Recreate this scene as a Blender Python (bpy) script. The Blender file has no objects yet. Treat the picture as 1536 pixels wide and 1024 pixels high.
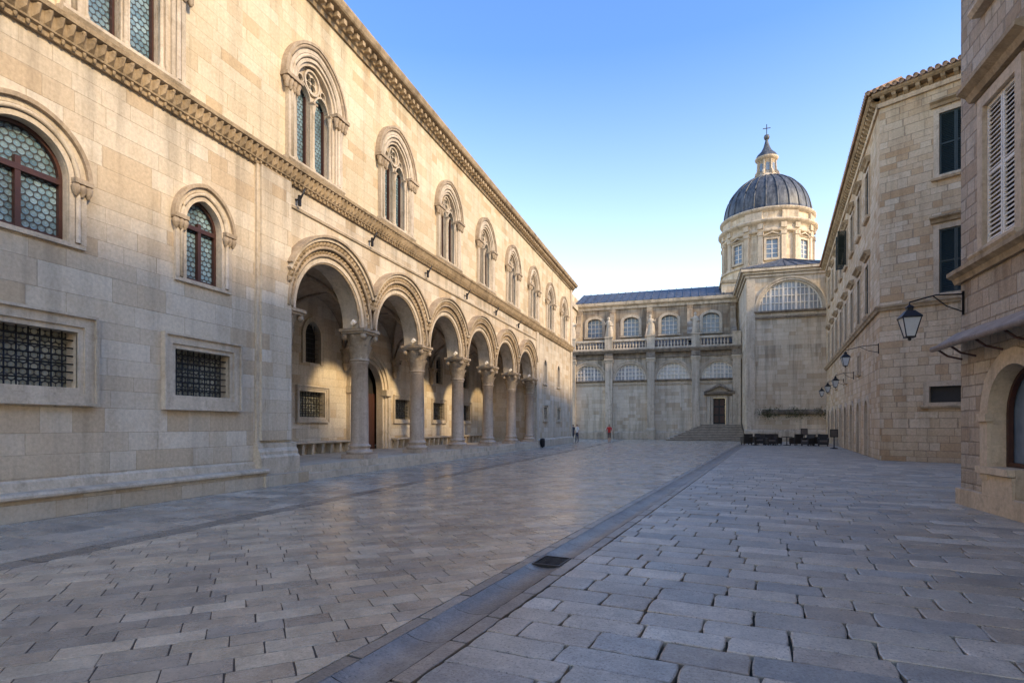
import bpy, math, random
from mathutils import Vector, Matrix
from mathutils.geometry import tessellate_polygon
R = random.Random(11)
D2R = math.radians
scene = bpy.context.scene

# ------------------------------------------------------------------ nodes
class G:
    def __init__(s, name):
        s.mat = bpy.data.materials.new(name); s.mat.use_nodes = True
        s.nt = s.mat.node_tree; s.nt.nodes.clear()
        s.out = s.nt.nodes.new('ShaderNodeOutputMaterial')
        s.b = s.nt.nodes.new('ShaderNodeBsdfPrincipled')
        s.nt.links.new(s.b.outputs[0], s.out.inputs[0])
    def put(s, sock, v):
        if isinstance(v, bpy.types.NodeSocket): s.nt.links.new(v, sock)
        else: sock.default_value = v
    def m(s, op, a, b=0.0, c=None, clamp=False):
        n = s.nt.nodes.new('ShaderNodeMath'); n.operation = op; n.use_clamp = clamp
        s.put(n.inputs[0], a); s.put(n.inputs[1], b)
        if c is not None: s.put(n.inputs[2], c)
        return n.outputs[0]
    def vm(s, op, a, b=None, out=0):
        n = s.nt.nodes.new('ShaderNodeVectorMath'); n.operation = op
        s.put(n.inputs[0], a)
        if b is not None: s.put(n.inputs[1], b)
        return n.outputs['Value'] if op in ('DOT_PRODUCT', 'LENGTH') else n.outputs[0]
    def mix(s, f, a, b, blend='MIX'):
        n = s.nt.nodes.new('ShaderNodeMix'); n.data_type = 'RGBA'; n.blend_type = blend
        s.put(n.inputs[0], f)
        for i, v in ((6, a), (7, b)):
            if isinstance(v, (tuple, list)) and len(v) == 3: v = (*v, 1)
            s.put(n.inputs[i], v)
        return n.outputs[2]
    def mr(s, v, a, b, c=0.0, d=1.0, smooth=False):
        n = s.nt.nodes.new('ShaderNodeMapRange')
        if smooth: n.interpolation_type = 'SMOOTHSTEP'
        for i, x in enumerate((v, a, b, c, d)): s.put(n.inputs[i], x)
        return n.outputs[0]
    def noise(s, vec, scale, detail=4, rough=0.6):
        n = s.nt.nodes.new('ShaderNodeTexNoise'); s.put(n.inputs['Vector'], vec)
        n.inputs['Scale'].default_value = scale; n.inputs['Detail'].default_value = min(detail, 4)
        n.inputs['Roughness'].default_value = rough
        return n.outputs['Fac']
    def wn(s, v, dim='1D'):
        n = s.nt.nodes.new('ShaderNodeTexWhiteNoise'); n.noise_dimensions = dim
        s.put(n.inputs['W' if dim == '1D' else 'Vector'], v)
        return n.outputs
    def sep(s, v):
        n = s.nt.nodes.new('ShaderNodeSeparateXYZ'); s.put(n.inputs[0], v); return n.outputs
    def comb(s, x, y, z=0.0):
        n = s.nt.nodes.new('ShaderNodeCombineXYZ')
        for i, q in enumerate((x, y, z)): s.put(n.inputs[i], q)
        return n.outputs[0]
    def geo(s):
        return s.nt.nodes.new('ShaderNodeNewGeometry').outputs
    def bump(s, h, strength=0.5, dist=0.02):
        n = s.nt.nodes.new('ShaderNodeBump'); s.put(n.inputs['Height'], h)
        n.inputs['Strength'].default_value = strength; n.inputs['Distance'].default_value = dist
        s.nt.links.new(n.outputs[0], s.b.inputs['Normal'])
    def gray(s, f):
        return s.comb(f, f, f)
    def col(s, c): s.put(s.b.inputs['Base Color'], c if not (isinstance(c, tuple) and len(c) == 3) else (*c, 1))
    def rough(s, r): s.put(s.b.inputs['Roughness'], r)
    def spec(s, r): s.put(s.b.inputs['Specular IOR Level'], r)
    def uv(s):
        g = s.geo(); P = g['Position']; N = g['True Normal']
        T = s.vm('NORMALIZE', s.vm('CROSS_PRODUCT', (0, 0, 1), N))
        u = s.vm('DOT_PRODUCT', P, T); z = s.sep(P)[2]
        return P, u, z

def streak(g, P):
    x, y, z = g.sep(P)[0:3]
    return g.noise(g.comb(g.m('MULTIPLY', x, 2.2), g.m('MULTIPLY', y, 2.2), g.m('MULTIPLY', z, 0.16)), 1.0, 4, 0.65)
def weather(g, P, amount=0.35, fine=0.2, st=None):
    big = g.mr(g.noise(P, 0.35, 2), 0.3, 0.7, 1 - amount * 0.45, 1.05)
    st = g.mr(st or streak(g, P), 0.36, 0.52, 1 - amount * .8, 1.0)
    fn = g.mr(g.noise(P, 14, 4, 0.7), 0.25, 0.75, 1 - fine, 1 + fine * 0.5)
    return g.m('MULTIPLY', g.m('MULTIPLY', big, st), fn)

def masonry(name, h, L, c1, c2, c3, cm, w=0.006, vary=0.1, bumpd=0.02, amount=0.3, pit=0.3, edge=0.012, stains=(), base=0.8, pw=3.0):
    g = G(name); P, u, z = g.uv()
    zw = g.m('ADD', z, g.m('MULTIPLY', g.m('SINE', g.m('MULTIPLY', z, 2.3)), vary))
    zw = g.m('ADD', zw, g.m('MULTIPLY', g.m('SINE', g.m('MULTIPLY', z, 5.3)), vary * 0.45))
    r = g.m('DIVIDE', zw, h); row = g.m('FLOOR', r); fv = g.m('SUBTRACT', r, row)
    rr = g.wn(row)['Value']
    uu = g.m('ADD', g.m('DIVIDE', u, L), g.m('MULTIPLY', rr, 17.3))
    uw = g.m('ADD', uu, g.m('MULTIPLY', g.m('SINE', g.m('ADD', g.m('MULTIPLY', uu, 2.1), g.m('MULTIPLY', rr, 40))), 0.33))
    cl = g.m('FLOOR', uw); fu = g.m('SUBTRACT', uw, cl)
    rnd = g.sep(g.wn(g.comb(cl, row, 3.0), '3D')['Color'])
    du = g.m('MULTIPLY', g.m('MINIMUM', fu, g.m('SUBTRACT', 1.0, fu)), L)
    dv = g.m('MULTIPLY', g.m('MINIMUM', fv, g.m('SUBTRACT', 1.0, fv)), h)
    dd = g.m('ADD', g.m('MINIMUM', du, dv), g.m('MULTIPLY', g.m('SUBTRACT', g.noise(P, 9, 2), 0.5), edge * 1.6))
    mask = g.mr(dd, w, w + edge, 0, 1, True)
    c = g.mix(rnd[0], c1, c2)
    c = g.mix(g.m('POWER', rnd[1], pw), c, c3)
    c = g.mix(g.m('MULTIPLY', g.mr(g.noise(P, 2.2, 4, 0.7), 0.48, 0.7), 0.4), c, c3)
    c = g.mix(mask, cm, c)
    stn = streak(g, P)
    wv = weather(g, P, amount, 0.22, stn)
    for zt, ln, am in stains:
        f = g.m('MULTIPLY', g.mr(z, zt - ln, zt, 0, 1), g.mr(z, zt, zt + .02, 1, 0))
        f = g.m('MULTIPLY', f, g.mr(stn, 0.36, 0.60, 1.0, 0.15))
        wv = g.m('MULTIPLY', wv, g.m('SUBTRACT', 1.0, g.m('MULTIPLY', f, am)))
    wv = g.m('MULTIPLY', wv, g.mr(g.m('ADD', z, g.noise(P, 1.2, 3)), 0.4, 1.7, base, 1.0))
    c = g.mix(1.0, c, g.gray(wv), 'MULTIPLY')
    g.col(c); g.rough(0.85); g.spec(0.25)
    pits = g.mr(g.noise(P, 22, 4, 0.75), 0.3, 0.6)
    hgt = g.m('ADD', g.m('MULTIPLY', mask, g.m('ADD', 0.6, g.m('MULTIPLY', rnd[2], 0.4))), g.m('MULTIPLY', pits, pit))
    g.bump(hgt, 0.7, bumpd)
    return g.mat

def stone(name, c1, c2, dark, amount=0.35, bumpd=0.015, rough=0.8, scale=1.4):
    g = G(name); P = g.geo()['Position']
    c = g.mix(g.mr(g.noise(P, scale, 4, 0.65), 0.35, 0.65), c1, c2)
    d = g.mr(g.noise(P, 3.1, 4, 0.75), 0.52, 0.72)
    c = g.mix(g.m('MULTIPLY', d, 0.6), c, dark)
    c = g.mix(1.0, c, g.gray(weather(g, P, amount, 0.22)), 'MULTIPLY')
    g.col(c); g.rough(rough); g.spec(0.25)
    g.bump(g.noise(P, 22, 4, 0.75), 0.6, bumpd)
    return g.mat

def plain(name, c, rough=0.5, metal=0.0, var=0.25, scale=6, bumpd=0.004):
    g = G(name); P = g.geo()['Position']
    f = g.mr(g.noise(P, scale, 4, 0.65), 0.3, 0.7, 1 - var, 1 + var * 0.4)
    g.col(g.mix(1.0, (*c, 1), g.gray(f), 'MULTIPLY'))
    g.rough(g.mr(g.noise(P, scale * 2, 2), 0.3, 0.7, max(0.05, rough - 0.08), min(1, rough + 0.1)))
    g.b.inputs['Metallic'].default_value = metal
    if bumpd: g.bump(g.noise(P, scale * 5, 2), 0.4, bumpd)
    return g.mat

def leaded(name, cell, c1, c2, lead=(0.03, 0.03, 0.03), rough=0.18):
    g = G(name); P, u, z = g.uv()
    r = g.m('DIVIDE', z, cell * 0.87); row = g.m('FLOOR', r); fv = g.m('SUBTRACT', r, row)
    odd = g.m('MULTIPLY', g.m('MODULO', g.m('ABSOLUTE', row), 2.0), 0.5)
    uu = g.m('ADD', g.m('DIVIDE', u, cell), odd); cl = g.m('FLOOR', uu); fu = g.m('SUBTRACT', uu, cl)
    a = g.m('SUBTRACT', fu, 0.5); b = g.m('SUBTRACT', fv, 0.5)
    rad = g.m('SQRT', g.m('ADD', g.m('MULTIPLY', a, a), g.m('MULTIPLY', b, b)))
    ring = g.mr(rad, 0.42, 0.47, 1, 0, True)
    rnd = g.sep(g.wn(g.comb(cl, row, 1.0), '3D')['Color'])
    c = g.mix(rnd[0], c1, c2)
    c = g.mix(g.mr(rad, 0.0, 0.25, 0.4, 0.0, True), c, (0.35, 0.45, 0.45))
    c = g.mix(ring, lead, c)
    c = g.mix(1.0, c, g.gray(g.mr(g.noise(P, 1.1, 3), .35, .65, .55, 1.15)), 'MULTIPLY')
    g.col(c); g.rough(g.mr(ring, 0, 1, 0.6, rough)); g.spec(0.6)
    g.bump(g.m('ADD', g.m('MULTIPLY', g.m('COSINE', g.m('MULTIPLY', rad, 14)), 0.5), rnd[1]), 0.5, 0.008)
    return g.mat

# palettes -------------------------------------------------------------
M = {}
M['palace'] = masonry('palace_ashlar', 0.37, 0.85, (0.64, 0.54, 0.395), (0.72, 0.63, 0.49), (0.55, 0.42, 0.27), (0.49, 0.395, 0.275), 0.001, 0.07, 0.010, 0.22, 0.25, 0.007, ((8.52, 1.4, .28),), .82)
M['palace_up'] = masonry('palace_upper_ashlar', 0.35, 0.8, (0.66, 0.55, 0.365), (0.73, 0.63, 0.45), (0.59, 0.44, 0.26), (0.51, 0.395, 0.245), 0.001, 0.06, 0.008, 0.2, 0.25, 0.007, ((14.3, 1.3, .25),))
M['trim'] = stone('carved_limestone', (0.67, 0.57, 0.43), (0.58, 0.48, 0.35), (0.36, 0.275, 0.18), 0.28)
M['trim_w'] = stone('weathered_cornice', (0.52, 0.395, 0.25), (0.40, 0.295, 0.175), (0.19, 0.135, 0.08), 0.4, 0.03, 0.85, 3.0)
M['capital'] = stone('capital_stone', (0.52, 0.41, 0.285), (0.40, 0.305, 0.2), (0.18, 0.13, 0.09), 0.3, 0.02, 0.8, 4.0)
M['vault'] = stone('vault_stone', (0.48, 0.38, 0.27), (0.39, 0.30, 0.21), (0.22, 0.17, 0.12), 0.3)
M['column'] = stone('column_marble', (0.60, 0.475, 0.355), (0.50, 0.385, 0.28), (0.33, 0.24, 0.17), 0.3, 0.008, 0.5)
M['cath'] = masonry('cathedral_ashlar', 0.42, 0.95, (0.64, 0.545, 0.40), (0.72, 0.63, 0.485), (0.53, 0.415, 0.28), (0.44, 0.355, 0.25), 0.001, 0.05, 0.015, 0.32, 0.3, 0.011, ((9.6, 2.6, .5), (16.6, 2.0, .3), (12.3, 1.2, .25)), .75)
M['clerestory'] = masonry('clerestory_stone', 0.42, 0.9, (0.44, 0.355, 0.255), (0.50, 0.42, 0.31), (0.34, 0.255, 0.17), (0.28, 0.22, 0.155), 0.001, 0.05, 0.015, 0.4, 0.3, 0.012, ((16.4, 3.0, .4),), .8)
M['cath_trim'] = stone('cathedral_trim', (0.65, 0.555, 0.42), (0.56, 0.47, 0.345), (0.25, 0.2, 0.145), 0.42)
M['cath_dark'] = stone('blackened_stone', (0.24, 0.2, 0.155), (0.38, 0.315, 0.235), (0.075, 0.065, 0.052), 0.5, 0.02, 0.9, 2.5)
M['step'] = stone('shaded_step_stone', (0.27, 0.235, 0.19), (0.21, 0.185, 0.15), (0.11, 0.095, 0.08), 0.3)  # riser copy of the tread stone, shade put into its colour
M['step_t'] = stone('step_tread', (0.56, 0.485, 0.38), (0.47, 0.405, 0.315), (0.27, 0.23, 0.18), 0.3)
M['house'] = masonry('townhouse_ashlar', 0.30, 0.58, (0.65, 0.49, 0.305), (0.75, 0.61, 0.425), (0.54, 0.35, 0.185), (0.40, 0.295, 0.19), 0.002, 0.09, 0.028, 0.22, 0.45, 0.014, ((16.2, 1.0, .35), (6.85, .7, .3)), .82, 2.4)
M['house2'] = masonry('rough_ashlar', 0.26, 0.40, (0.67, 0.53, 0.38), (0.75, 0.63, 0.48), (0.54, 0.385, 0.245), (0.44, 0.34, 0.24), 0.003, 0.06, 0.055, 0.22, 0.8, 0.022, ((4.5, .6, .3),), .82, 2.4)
M['house_trim'] = stone('townhouse_trim', (0.67, 0.535, 0.375), (0.58, 0.45, 0.305), (0.32, 0.235, 0.155), 0.32)
M['glass'] = leaded('bottle_glass', 0.13, (0.13, 0.23, 0.28), (0.26, 0.37, 0.40), (.04, .045, .045))
M['glass2'] = leaded('bottle_glass_small', 0.12, (0.20, 0.19, 0.13), (0.42, 0.40, 0.30))
M['pane'] = plain('window_pane', (0.16, 0.21, 0.27), 0.12, 0, 0.3, 1.5, 0)
M['pane_l'] = plain('pale_window_pane', (0.44, 0.46, 0.47), 0.15, 0, 0.3, 1.0, 0)
M['dark'] = plain('dark_interior', (0.02, 0.018, 0.016), 0.6)
M['frame'] = plain('dark_window_frame', (0.06, 0.022, 0.015), 0.45)
M['iron'] = plain('wrought_iron', (0.02, 0.02, 0.022), 0.5, 0.4)
M['white'] = plain('white_painted_wood', (0.74, 0.68, 0.58), 0.55, 0, 0.2)
M['green'] = plain('dark_green_shutter', (0.014, 0.026, 0.022), 0.5)
M['tile'] = stone('roof_tile', (0.46, 0.29, 0.17), (0.36, 0.24, 0.15), (0.16, 0.12, 0.09), 0.3, 0.02)
M['awn'] = stone('canopy_lead', (0.46, 0.36, 0.27), (0.36, 0.28, 0.215), (0.2, 0.155, 0.12), 0.3, 0.01, 0.75)
M['lampglass'] = plain('lantern_glass', (0.55, 0.57, 0.56), 0.1, 0, 0.15, 3, 0)
M['wicker'] = plain('dark_wicker', (0.03, 0.024, 0.02), 0.7, 0, 0.5, 30)
M['cloth'] = plain('cushion', (0.14, 0.11, 0.09), 0.9)
M['leaf'] = plain('leaves', (0.06, 0.085, 0.025), 0.7, 0, 0.5, 5, 0)

def lead_mat():
    g = G('lead_sheet'); P = g.geo()['Position']; s = g.sep(P)
    st = g.noise(g.comb(g.m('MULTIPLY', s[0], 2.5), g.m('MULTIPLY', s[1], 2.5), g.m('MULTIPLY', s[2], 0.35)), 1.0, 4, 0.7)
    c = g.mix(g.mr(st, 0.35, 0.7), (0.03, 0.036, 0.043), (0.16, 0.17, 0.18))
    c = g.mix(1.0, c, g.gray(g.mr(g.noise(P, 3, 4), 0.3, 0.7, 0.65, 1.1)), 'MULTIPLY')
    g.col(c); g.rough(0.5); g.spec(0.4); g.b.inputs['Metallic'].default_value = 0.15
    g.bump(g.noise(P, 8, 3), 0.4, 0.02); return g.mat
M['lead'] = lead_mat()

def paving(name, rbase, bumpd=0.006, pitd=.6, spots=.5):
    g = G(name); P = g.geo()['Position']
    at = g.nt.nodes.new('ShaderNodeAttribute'); at.attribute_name = 'Col'
    f = g.mr(g.noise(P, 3.0, 4, 0.75), 0.3, 0.7, 0.70, 1.18)
    f2 = g.mr(g.noise(P, 34, 4, 0.8), 0.3, 0.7, 0.72, 1.22)
    c = g.mix(1.0, at.outputs['Color'], g.gray(g.m('MULTIPLY', f, f2)), 'MULTIPLY')
    c = g.mix(g.mr(g.noise(P, 0.45, 4, 0.65), 0.5, 0.72, 0, spots), c, (0.19, 0.165, 0.135))
    c = g.mix(g.mr(g.noise(g.vm('ADD', P, (31, 7, 0)), 1.1, 4, 0.7), 0.55, 0.75, 0, .4), c, (0.58, 0.50, 0.385))
    pit = g.mr(g.noise(P, 60, 2, 0.6), 0.30, 0.42)
    c = g.mix(g.m('MULTIPLY', g.m('SUBTRACT', 1.0, pit), pitd), c, (0.10, 0.09, 0.075))
    g.col(c)
    g.rough(g.m('ADD', g.mr(g.noise(P, 1.3, 4, 0.65), 0.3, 0.7, rbase - 0.07, rbase + 0.16), g.mr(f2, 0.74, 1.1, 0.10, 0.0)))
    g.spec(0.5)
    h = g.m('ADD', g.m('MULTIPLY', g.noise(P, 30, 4, 0.75), 0.7), g.m('MULTIPLY', pit, 0.3))
    g.bump(h, 0.5, bumpd); return g.mat
M['pave_l'] = paving('polished_paving', 0.19, 0.0022, .4, .4)
M['pave_r'] = paving('worn_paving', 0.30, 0.010, .85, .45)
M['joint'] = stone('joint_earth', (0.085, 0.07, 0.048), (0.12, 0.095, 0.065), (0.04, 0.04, 0.022), 0.2, 0.02, 0.95, 8)
M['mortar'] = stone('lime_mortar', (0.13, 0.105, 0.078), (0.10, 0.08, 0.06), (0.055, 0.045, 0.035), 0.2, 0.005, 0.95, 8)

# ------------------------------------------------------------------ mesh builder
class Fr:
    def __init__(s, o, ds, dn):
        s.o = Vector(o if len(o) == 3 else (*o, 0)); s.ds = Vector((*ds, 0)).normalized(); s.dn = Vector((*dn, 0)).normalized()
    def p(s, a, d, z): return s.o + s.ds * a + s.dn * d + Vector((0, 0, z))

class MB:
    def __init__(s): s.v = []; s.f = []; s.sm = []; s.c = []
    def add(s, vs, fs, smooth=False, col=None):
        n = len(s.v); s.v.extend(tuple(v) for v in vs)
        for f in fs: s.f.append(tuple(i + n for i in f)); s.sm.append(smooth); s.c.append(col)
    def build(s, name, mat, parent=None):
        me = bpy.data.meshes.new(name); me.from_pydata(s.v, [], s.f)
        me.polygons.foreach_set('use_smooth', s.sm)
        if s.c and s.c[0] is not None:
            a = me.color_attributes.new('Col', 'FLOAT_COLOR', 'CORNER'); data = []
            for f, c in zip(s.f, s.c): data.extend((*c, 1.0) * len(f))
            a.data.foreach_set('color', data)
        me.materials.append(mat); me.update()
        o = bpy.data.objects.new(name, me); scene.collection.objects.link(o)
        if parent: o.parent = parent
        return o

class Thing:
    def __init__(s, name): s.name = name; s.parts = {}
    def __call__(s, part, mat):
        k = (part, mat)
        if k not in s.parts: s.parts[k] = MB()
        return s.parts[k]
    def done(s):
        e = bpy.data.objects.new(s.name, None); scene.collection.objects.link(e)
        for (p, m), mb in s.parts.items():
            if mb.f: mb.build(p, M[m] if isinstance(m, str) else m, e)
        return e

def box(mb, fr, s0, s1, d0, d1, z0, z1):
    vs = [fr.p(a, d, z) for z in (z0, z1) for d in (d0, d1) for a in (s0, s1)]
    mb.add(vs, [(0, 1, 3, 2), (4, 6, 7, 5), (0, 4, 5, 1), (2, 3, 7, 6), (0, 2, 6, 4), (1, 5, 7, 3)])

def band(mb, fr, inn, out, d0, d1, closed=False):
    n = len(inn)
    vs = [fr.p(a, d1, z) for a, z in inn] + [fr.p(a, d1, z) for a, z in out] + [fr.p(a, d0, z) for a, z in inn] + [fr.p(a, d0, z) for a, z in out]
    fs = []
    for i in range(n if closed else n - 1):
        j = (i + 1) % n
        fs += [(i, j, n + j, n + i), (i, 2 * n + i, 2 * n + j, j), (n + i, n + j, 3 * n + j, 3 * n + i)]
    if not closed:
        for i in (0, n - 1): fs.append((i, n + i, 3 * n + i, 2 * n + i))
    mb.add(vs, fs)

def prof(mb, fr, s0, s1, pts):
    n = len(pts)
    vs = [fr.p(s0, d, z) for d, z in pts] + [fr.p(s1, d, z) for d, z in pts]
    mb.add(vs, [(i, (i + 1) % n, n + (i + 1) % n, n + i) for i in range(n)] + [tuple(range(n)), tuple(range(2 * n - 1, n - 1, -1))])

def lathe(mb, c, pr, n=20, smooth=True, cap=True, a0=0.0, sx=1, sy=1):
    vs = []
    for r, z in pr:
        for i in range(n):
            a = a0 + 2 * math.pi * i / n
            vs.append((c[0] + r * math.cos(a) * sx, c[1] + r * math.sin(a) * sy, c[2] + z))
    fs = []
    for k in range(len(pr) - 1):
        for i in range(n):
            j = (i + 1) % n
            fs.append((k * n + i, k * n + j, (k + 1) * n + j, (k + 1) * n + i))
    mb.add(vs, fs, smooth)
    if cap: mb.add(vs[:n] + vs[-n:], [tuple(range(n)), tuple(range(n, 2 * n))])

def tube(mb, pts, r, n=6, smooth=True):
    pts = [Vector(p) for p in pts]; m = len(pts); rs = r if isinstance(r, (list, tuple)) else [r] * m
    vs = []
    for i, p in enumerate(pts):
        t = (pts[min(i + 1, m - 1)] - pts[max(i - 1, 0)]).normalized()
        up = Vector((0, 0, 1)) if abs(t.z) < 0.9 else Vector((1, 0, 0))
        a = t.cross(up).normalized(); b = t.cross(a)
        for k in range(n):
            w = 2 * math.pi * k / n; vs.append(p + (a * math.cos(w) + b * math.sin(w)) * rs[i])
    fs = [(i * n + k, i * n + (k + 1) % n, (i + 1) * n + (k + 1) % n, (i + 1) * n + k) for i in range(m - 1) for k in range(n)]
    fs += [tuple(range(n)), tuple(range((m - 1) * n, m * n))]
    mb.add(vs, fs, smooth)

def plate(mb, fr, outer, holes, d, reveal=0.0, rmb=None, outer_reveal=False):
    loops = [[Vector((a, z, 0)) for a, z in L] for L in [outer] + holes]
    flat = [p for L in loops for p in L]
    tris = tessellate_polygon(loops)
    mb.add([fr.p(p.x, d, p.y) for p in flat], [tuple(t) for t in tris])
    if reveal:
        q = rmb or mb
        for L in (holes + ([outer] if outer_reveal else [])):
            n = len(L)
            q.add([fr.p(a, d, z) for a, z in L] + [fr.p(a, d - reveal, z) for a, z in L], [(i, (i + 1) % n, n + (i + 1) % n, n + i) for i in range(n)])

def rect(s0, s1, z0, z1): return [(s0, z0), (s1, z0), (s1, z1), (s0, z1)]
def arc(cs, zs, hw, off=0.0, n=20):
    Rr = hw + off; am = math.acos(off / Rr) if off > 0 else math.pi / 2
    h = n // 2; pr = [(cs - off + Rr * math.cos(am * i / h), zs + Rr * math.sin(am * i / h)) for i in range(h + 1)]
    return pr + [(2 * cs - x, z) for x, z in reversed(pr[:-1])]
def aopen(cs, z0, zs, hw, off=0.0, n=20): return [(cs + hw, z0)] + arc(cs, zs, hw, off, n) + [(cs - hw, z0)]
def aband(mb, fr, cs, z0, zs, h0, h1, d0, d1, off=0.0, n=24): band(mb, fr, aopen(cs, z0, zs, h0, off, n), aopen(cs, z0, zs, h1, off, n), d0, d1)
def atube(mb, fr, cs, z0, zs, hw, d, r, off=0.0, n=24, legs=True):
    L = aopen(cs, z0, zs, hw, off, n) if legs else arc(cs, zs, hw, off, n)
    tube(mb, [fr.p(a, d, z) for a, z in L], r, 6)
def fan(mb, fr, L, d): mb.add([fr.p(a, d, z) for a, z in L], [tuple(range(len(L)))])
def bars(mb, fr, s0, s1, z0, z1, d, ns, nz, r):
    for i in range(1, ns): a = s0 + (s1 - s0) * i / ns; tube(mb, [fr.p(a, d, z0), fr.p(a, d, z1)], r, 5)
    for i in range(1, nz): z = z0 + (z1 - z0) * i / nz; tube(mb, [fr.p(s0, d + r, z), fr.p(s1, d + r, z)], r, 5)

def leafcap(mb, c, z0, z1, r0, r1, n=8, sq=None):
    h = z1 - z0
    lathe(mb, c, [(r0 * 1.0, z0), (r0 * 1.18, z0 + .02 * h), (r0 * 1.18, z0 + .07 * h), (r0, z0 + .1 * h), (r0 * 1.02, z0 + .5 * h), (r1 * 0.82, z0 + .8 * h), (r1 * .95, z0 + .84 * h)], 16)
    for tier, (za, zb, ra, out) in enumerate(((.1, .48, 1.04, 1.5), (.36, .80, 1.08, 1.75))):
        for k in range(n):
            a = 2 * math.pi * (k + 0.5 * tier) / n + 0.2; ca, sa = math.cos(a), math.sin(a); wd = r0 * 0.34
            vs = []
            for t in (0, .35, .7, .92, 1.0, .86):
                i = len(vs) // 3; zz = z0 + h * (za + (zb - za) * t)
                rr = r0 * (ra + (out - ra) * (t ** 2.2)) + (0.07 * r0 if i == 5 else 0)
                w = wd * (0.8 + 0.5 * math.sin(t * 2.6)) * (0.55 if i >= 4 else 1)
                for q in (-1, 0, 1):
                    rb = rr - (0.10 * r0 if q else -0.05 * r0)
                    vs.append((c[0] + rb * ca - q * w * sa, c[1] + rb * sa + q * w * ca, c[2] + zz))
            fs = [(3 * i + j, 3 * i + j + 1, 3 * i + j + 4, 3 * i + j + 3) for i in range(5) for j in range(2)]
            mb.add(vs, fs, True)
    fr = Fr((c[0], c[1], c[2]), (0, 1), (1, 0)); s = sq or r1
    for k in range(4):
        a = math.pi / 4 + k * math.pi / 2; cx, cy = c[0] + s * 1.05 * math.cos(a), c[1] + s * 1.05 * math.sin(a)
        lathe(mb, (cx, cy, c[2]), [(0.02, z0 + .66 * h), (.22 * s, z0 + .7 * h), (.25 * s, z0 + .77 * h), (.16 * s, z0 + .84 * h)], 8)
    box(mb, fr, -s * .93, s * .93, -s * .93, s * .93, z0 + .845 * h, z0 + .91 * h)
    box(mb, fr, -s * 1.03, s * 1.03, -s * 1.03, s * 1.03, z0 + .91 * h, z1)

# ================================================================== PALACE
pal = Thing('arcaded_gothic_palace')
F = Fr((-11.0, 0, 0), (0, 1), (1, 0))
wl = pal('lower_wall', 'palace'); wu = pal('upper_wall', 'palace_up'); tr = pal('stone_trim', 'trim'); tw = pal('cornice', 'trim_w'); cp = pal('capitals', 'capital')
gl = pal('leaded_windows', 'glass'); gs = pal('barred_window_glass', 'glass2'); fm = pal('window_frames', 'frame'); ir = pal('iron_grilles', 'iron'); dk = pal('dark_openings', 'dark'); cm = pal('columns', 'column')

def pal_small_arch(cs, hw, z0, zs, off):
    ho = aopen(cs, z0, zs, hw, off, 20)
    fan(gl, F, ho, -0.20)
    aband(fm, F, cs, z0, zs, hw - .07, hw - .005, -.19, -.12, off)
    box(fm, F, cs - .045, cs + .045, -.19, -.11, z0, zs + hw * .2)
    box(fm, F, cs - hw + .06, cs + hw - .06, -.19, -.1, zs - .1, zs + .0)
    box(fm, F, cs - hw + .06, cs + hw - .06, -.19, -.12, z0, z0 + .07)
    aband(tr, F, cs, z0 - .02, zs, hw + .003, hw + .10, -.02, .05, off)
    atube(tr, F, cs, z0, zs, hw + .15, .06, .045, off)
    aband(tr, F, cs, z0 - .02, zs, hw + .20, hw + .30, -.02, .07, off)
    aband(cp, F, cs, zs, zs, hw + .30, hw + .38, -.02, .14, off)
    for sg in (-1, 1):
        box(cp, F, cs + sg * (hw + .20) - .17, cs + sg * (hw + .20) + .17, .0, .17, zs - .03, zs + .06)
        for k in range(3): lathe(cp, F.p(cs + sg * (hw + .20) + (k - 1) * .11, .09, 0), [(0.02, zs - .26), (.07, zs - .17), (.085, zs - .08), (.05, zs - .03)], 8)
    box(tr, F, cs - hw - .3, cs + hw + .3, -.0, .06, z0 - .1, z0 - .02)
    return ho
def pal_rect(cs, hw, z0, z1, fr=F, e=.28, nb=(10, 7)):
    ho = rect(cs - hw, cs + hw, z0, z1)
    fan(gs, fr, ho, -0.28)
    bars(ir, fr, cs - hw, cs + hw, z0, z1, -.12, nb[0], nb[1], .014)
    band(tr, fr, rect(cs - hw, cs + hw, z0, z1), rect(cs - hw - .1, cs + hw + .1, z0 - .1, z1 + .1), -.02, .035, True)
    band(tr, fr, rect(cs - hw - .1, cs + hw + .1, z0 - .1, z1 + .1), rect(cs - hw - e, cs + hw + e, z0 - e, z1 + e), -.02, .07, True)
    band(tr, fr, rect(cs - hw - e, cs + hw + e, z0 - e, z1 + e), rect(cs - hw - e - .05, cs + hw + e + .05, z0 - e - .05, z1 + e + .05), -.02, .12, True)
    return ho
holes = [pal_small_arch(6.72, .74, 5.0, 6.12, 0.0), pal_small_arch(10.5, .5, 4.95, 6.25, .12), pal_small_arch(2.0, .74, 5.0, 6.12, 0.0),
         pal_rect(6.7, .93, 2.3, 3.34), pal_rect(10.5, .78, 2.28, 3.32), pal_rect(2.0, .93, 2.3, 3.34)]
plate(wl, F, rect(-8, 13.55, 0, 8.6), holes, 0, .3, tr)
box(tr, F, 12.15, 13.5, -.1, .07, .55, 8.5)
box(wl, F, 12.25, 13.4, .07, .14, 1.2, 8.5)
prof(tr, F, 12.1, 13.62, [(0, .1), (.26, .1), (.26, .75), (.2, .82), (.2, .9), (.14, 1.0), (.14, 1.12), (0, 1.15)])
prof(wl, F, -8, 12.1, [(-.02, 0), (.42, 0), (.42, .36), (-.02, .36)])
prof(tr, F, -8, 12.15, [(-.02, .362), (.46, .362), (.50, .39), (.50, .43), (.46, .47), (-.02, .47)])
prof(tr, F, -8, 12.1, [(0, .47), (.08, .47), (.05, .62), (0, .66)])
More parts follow.
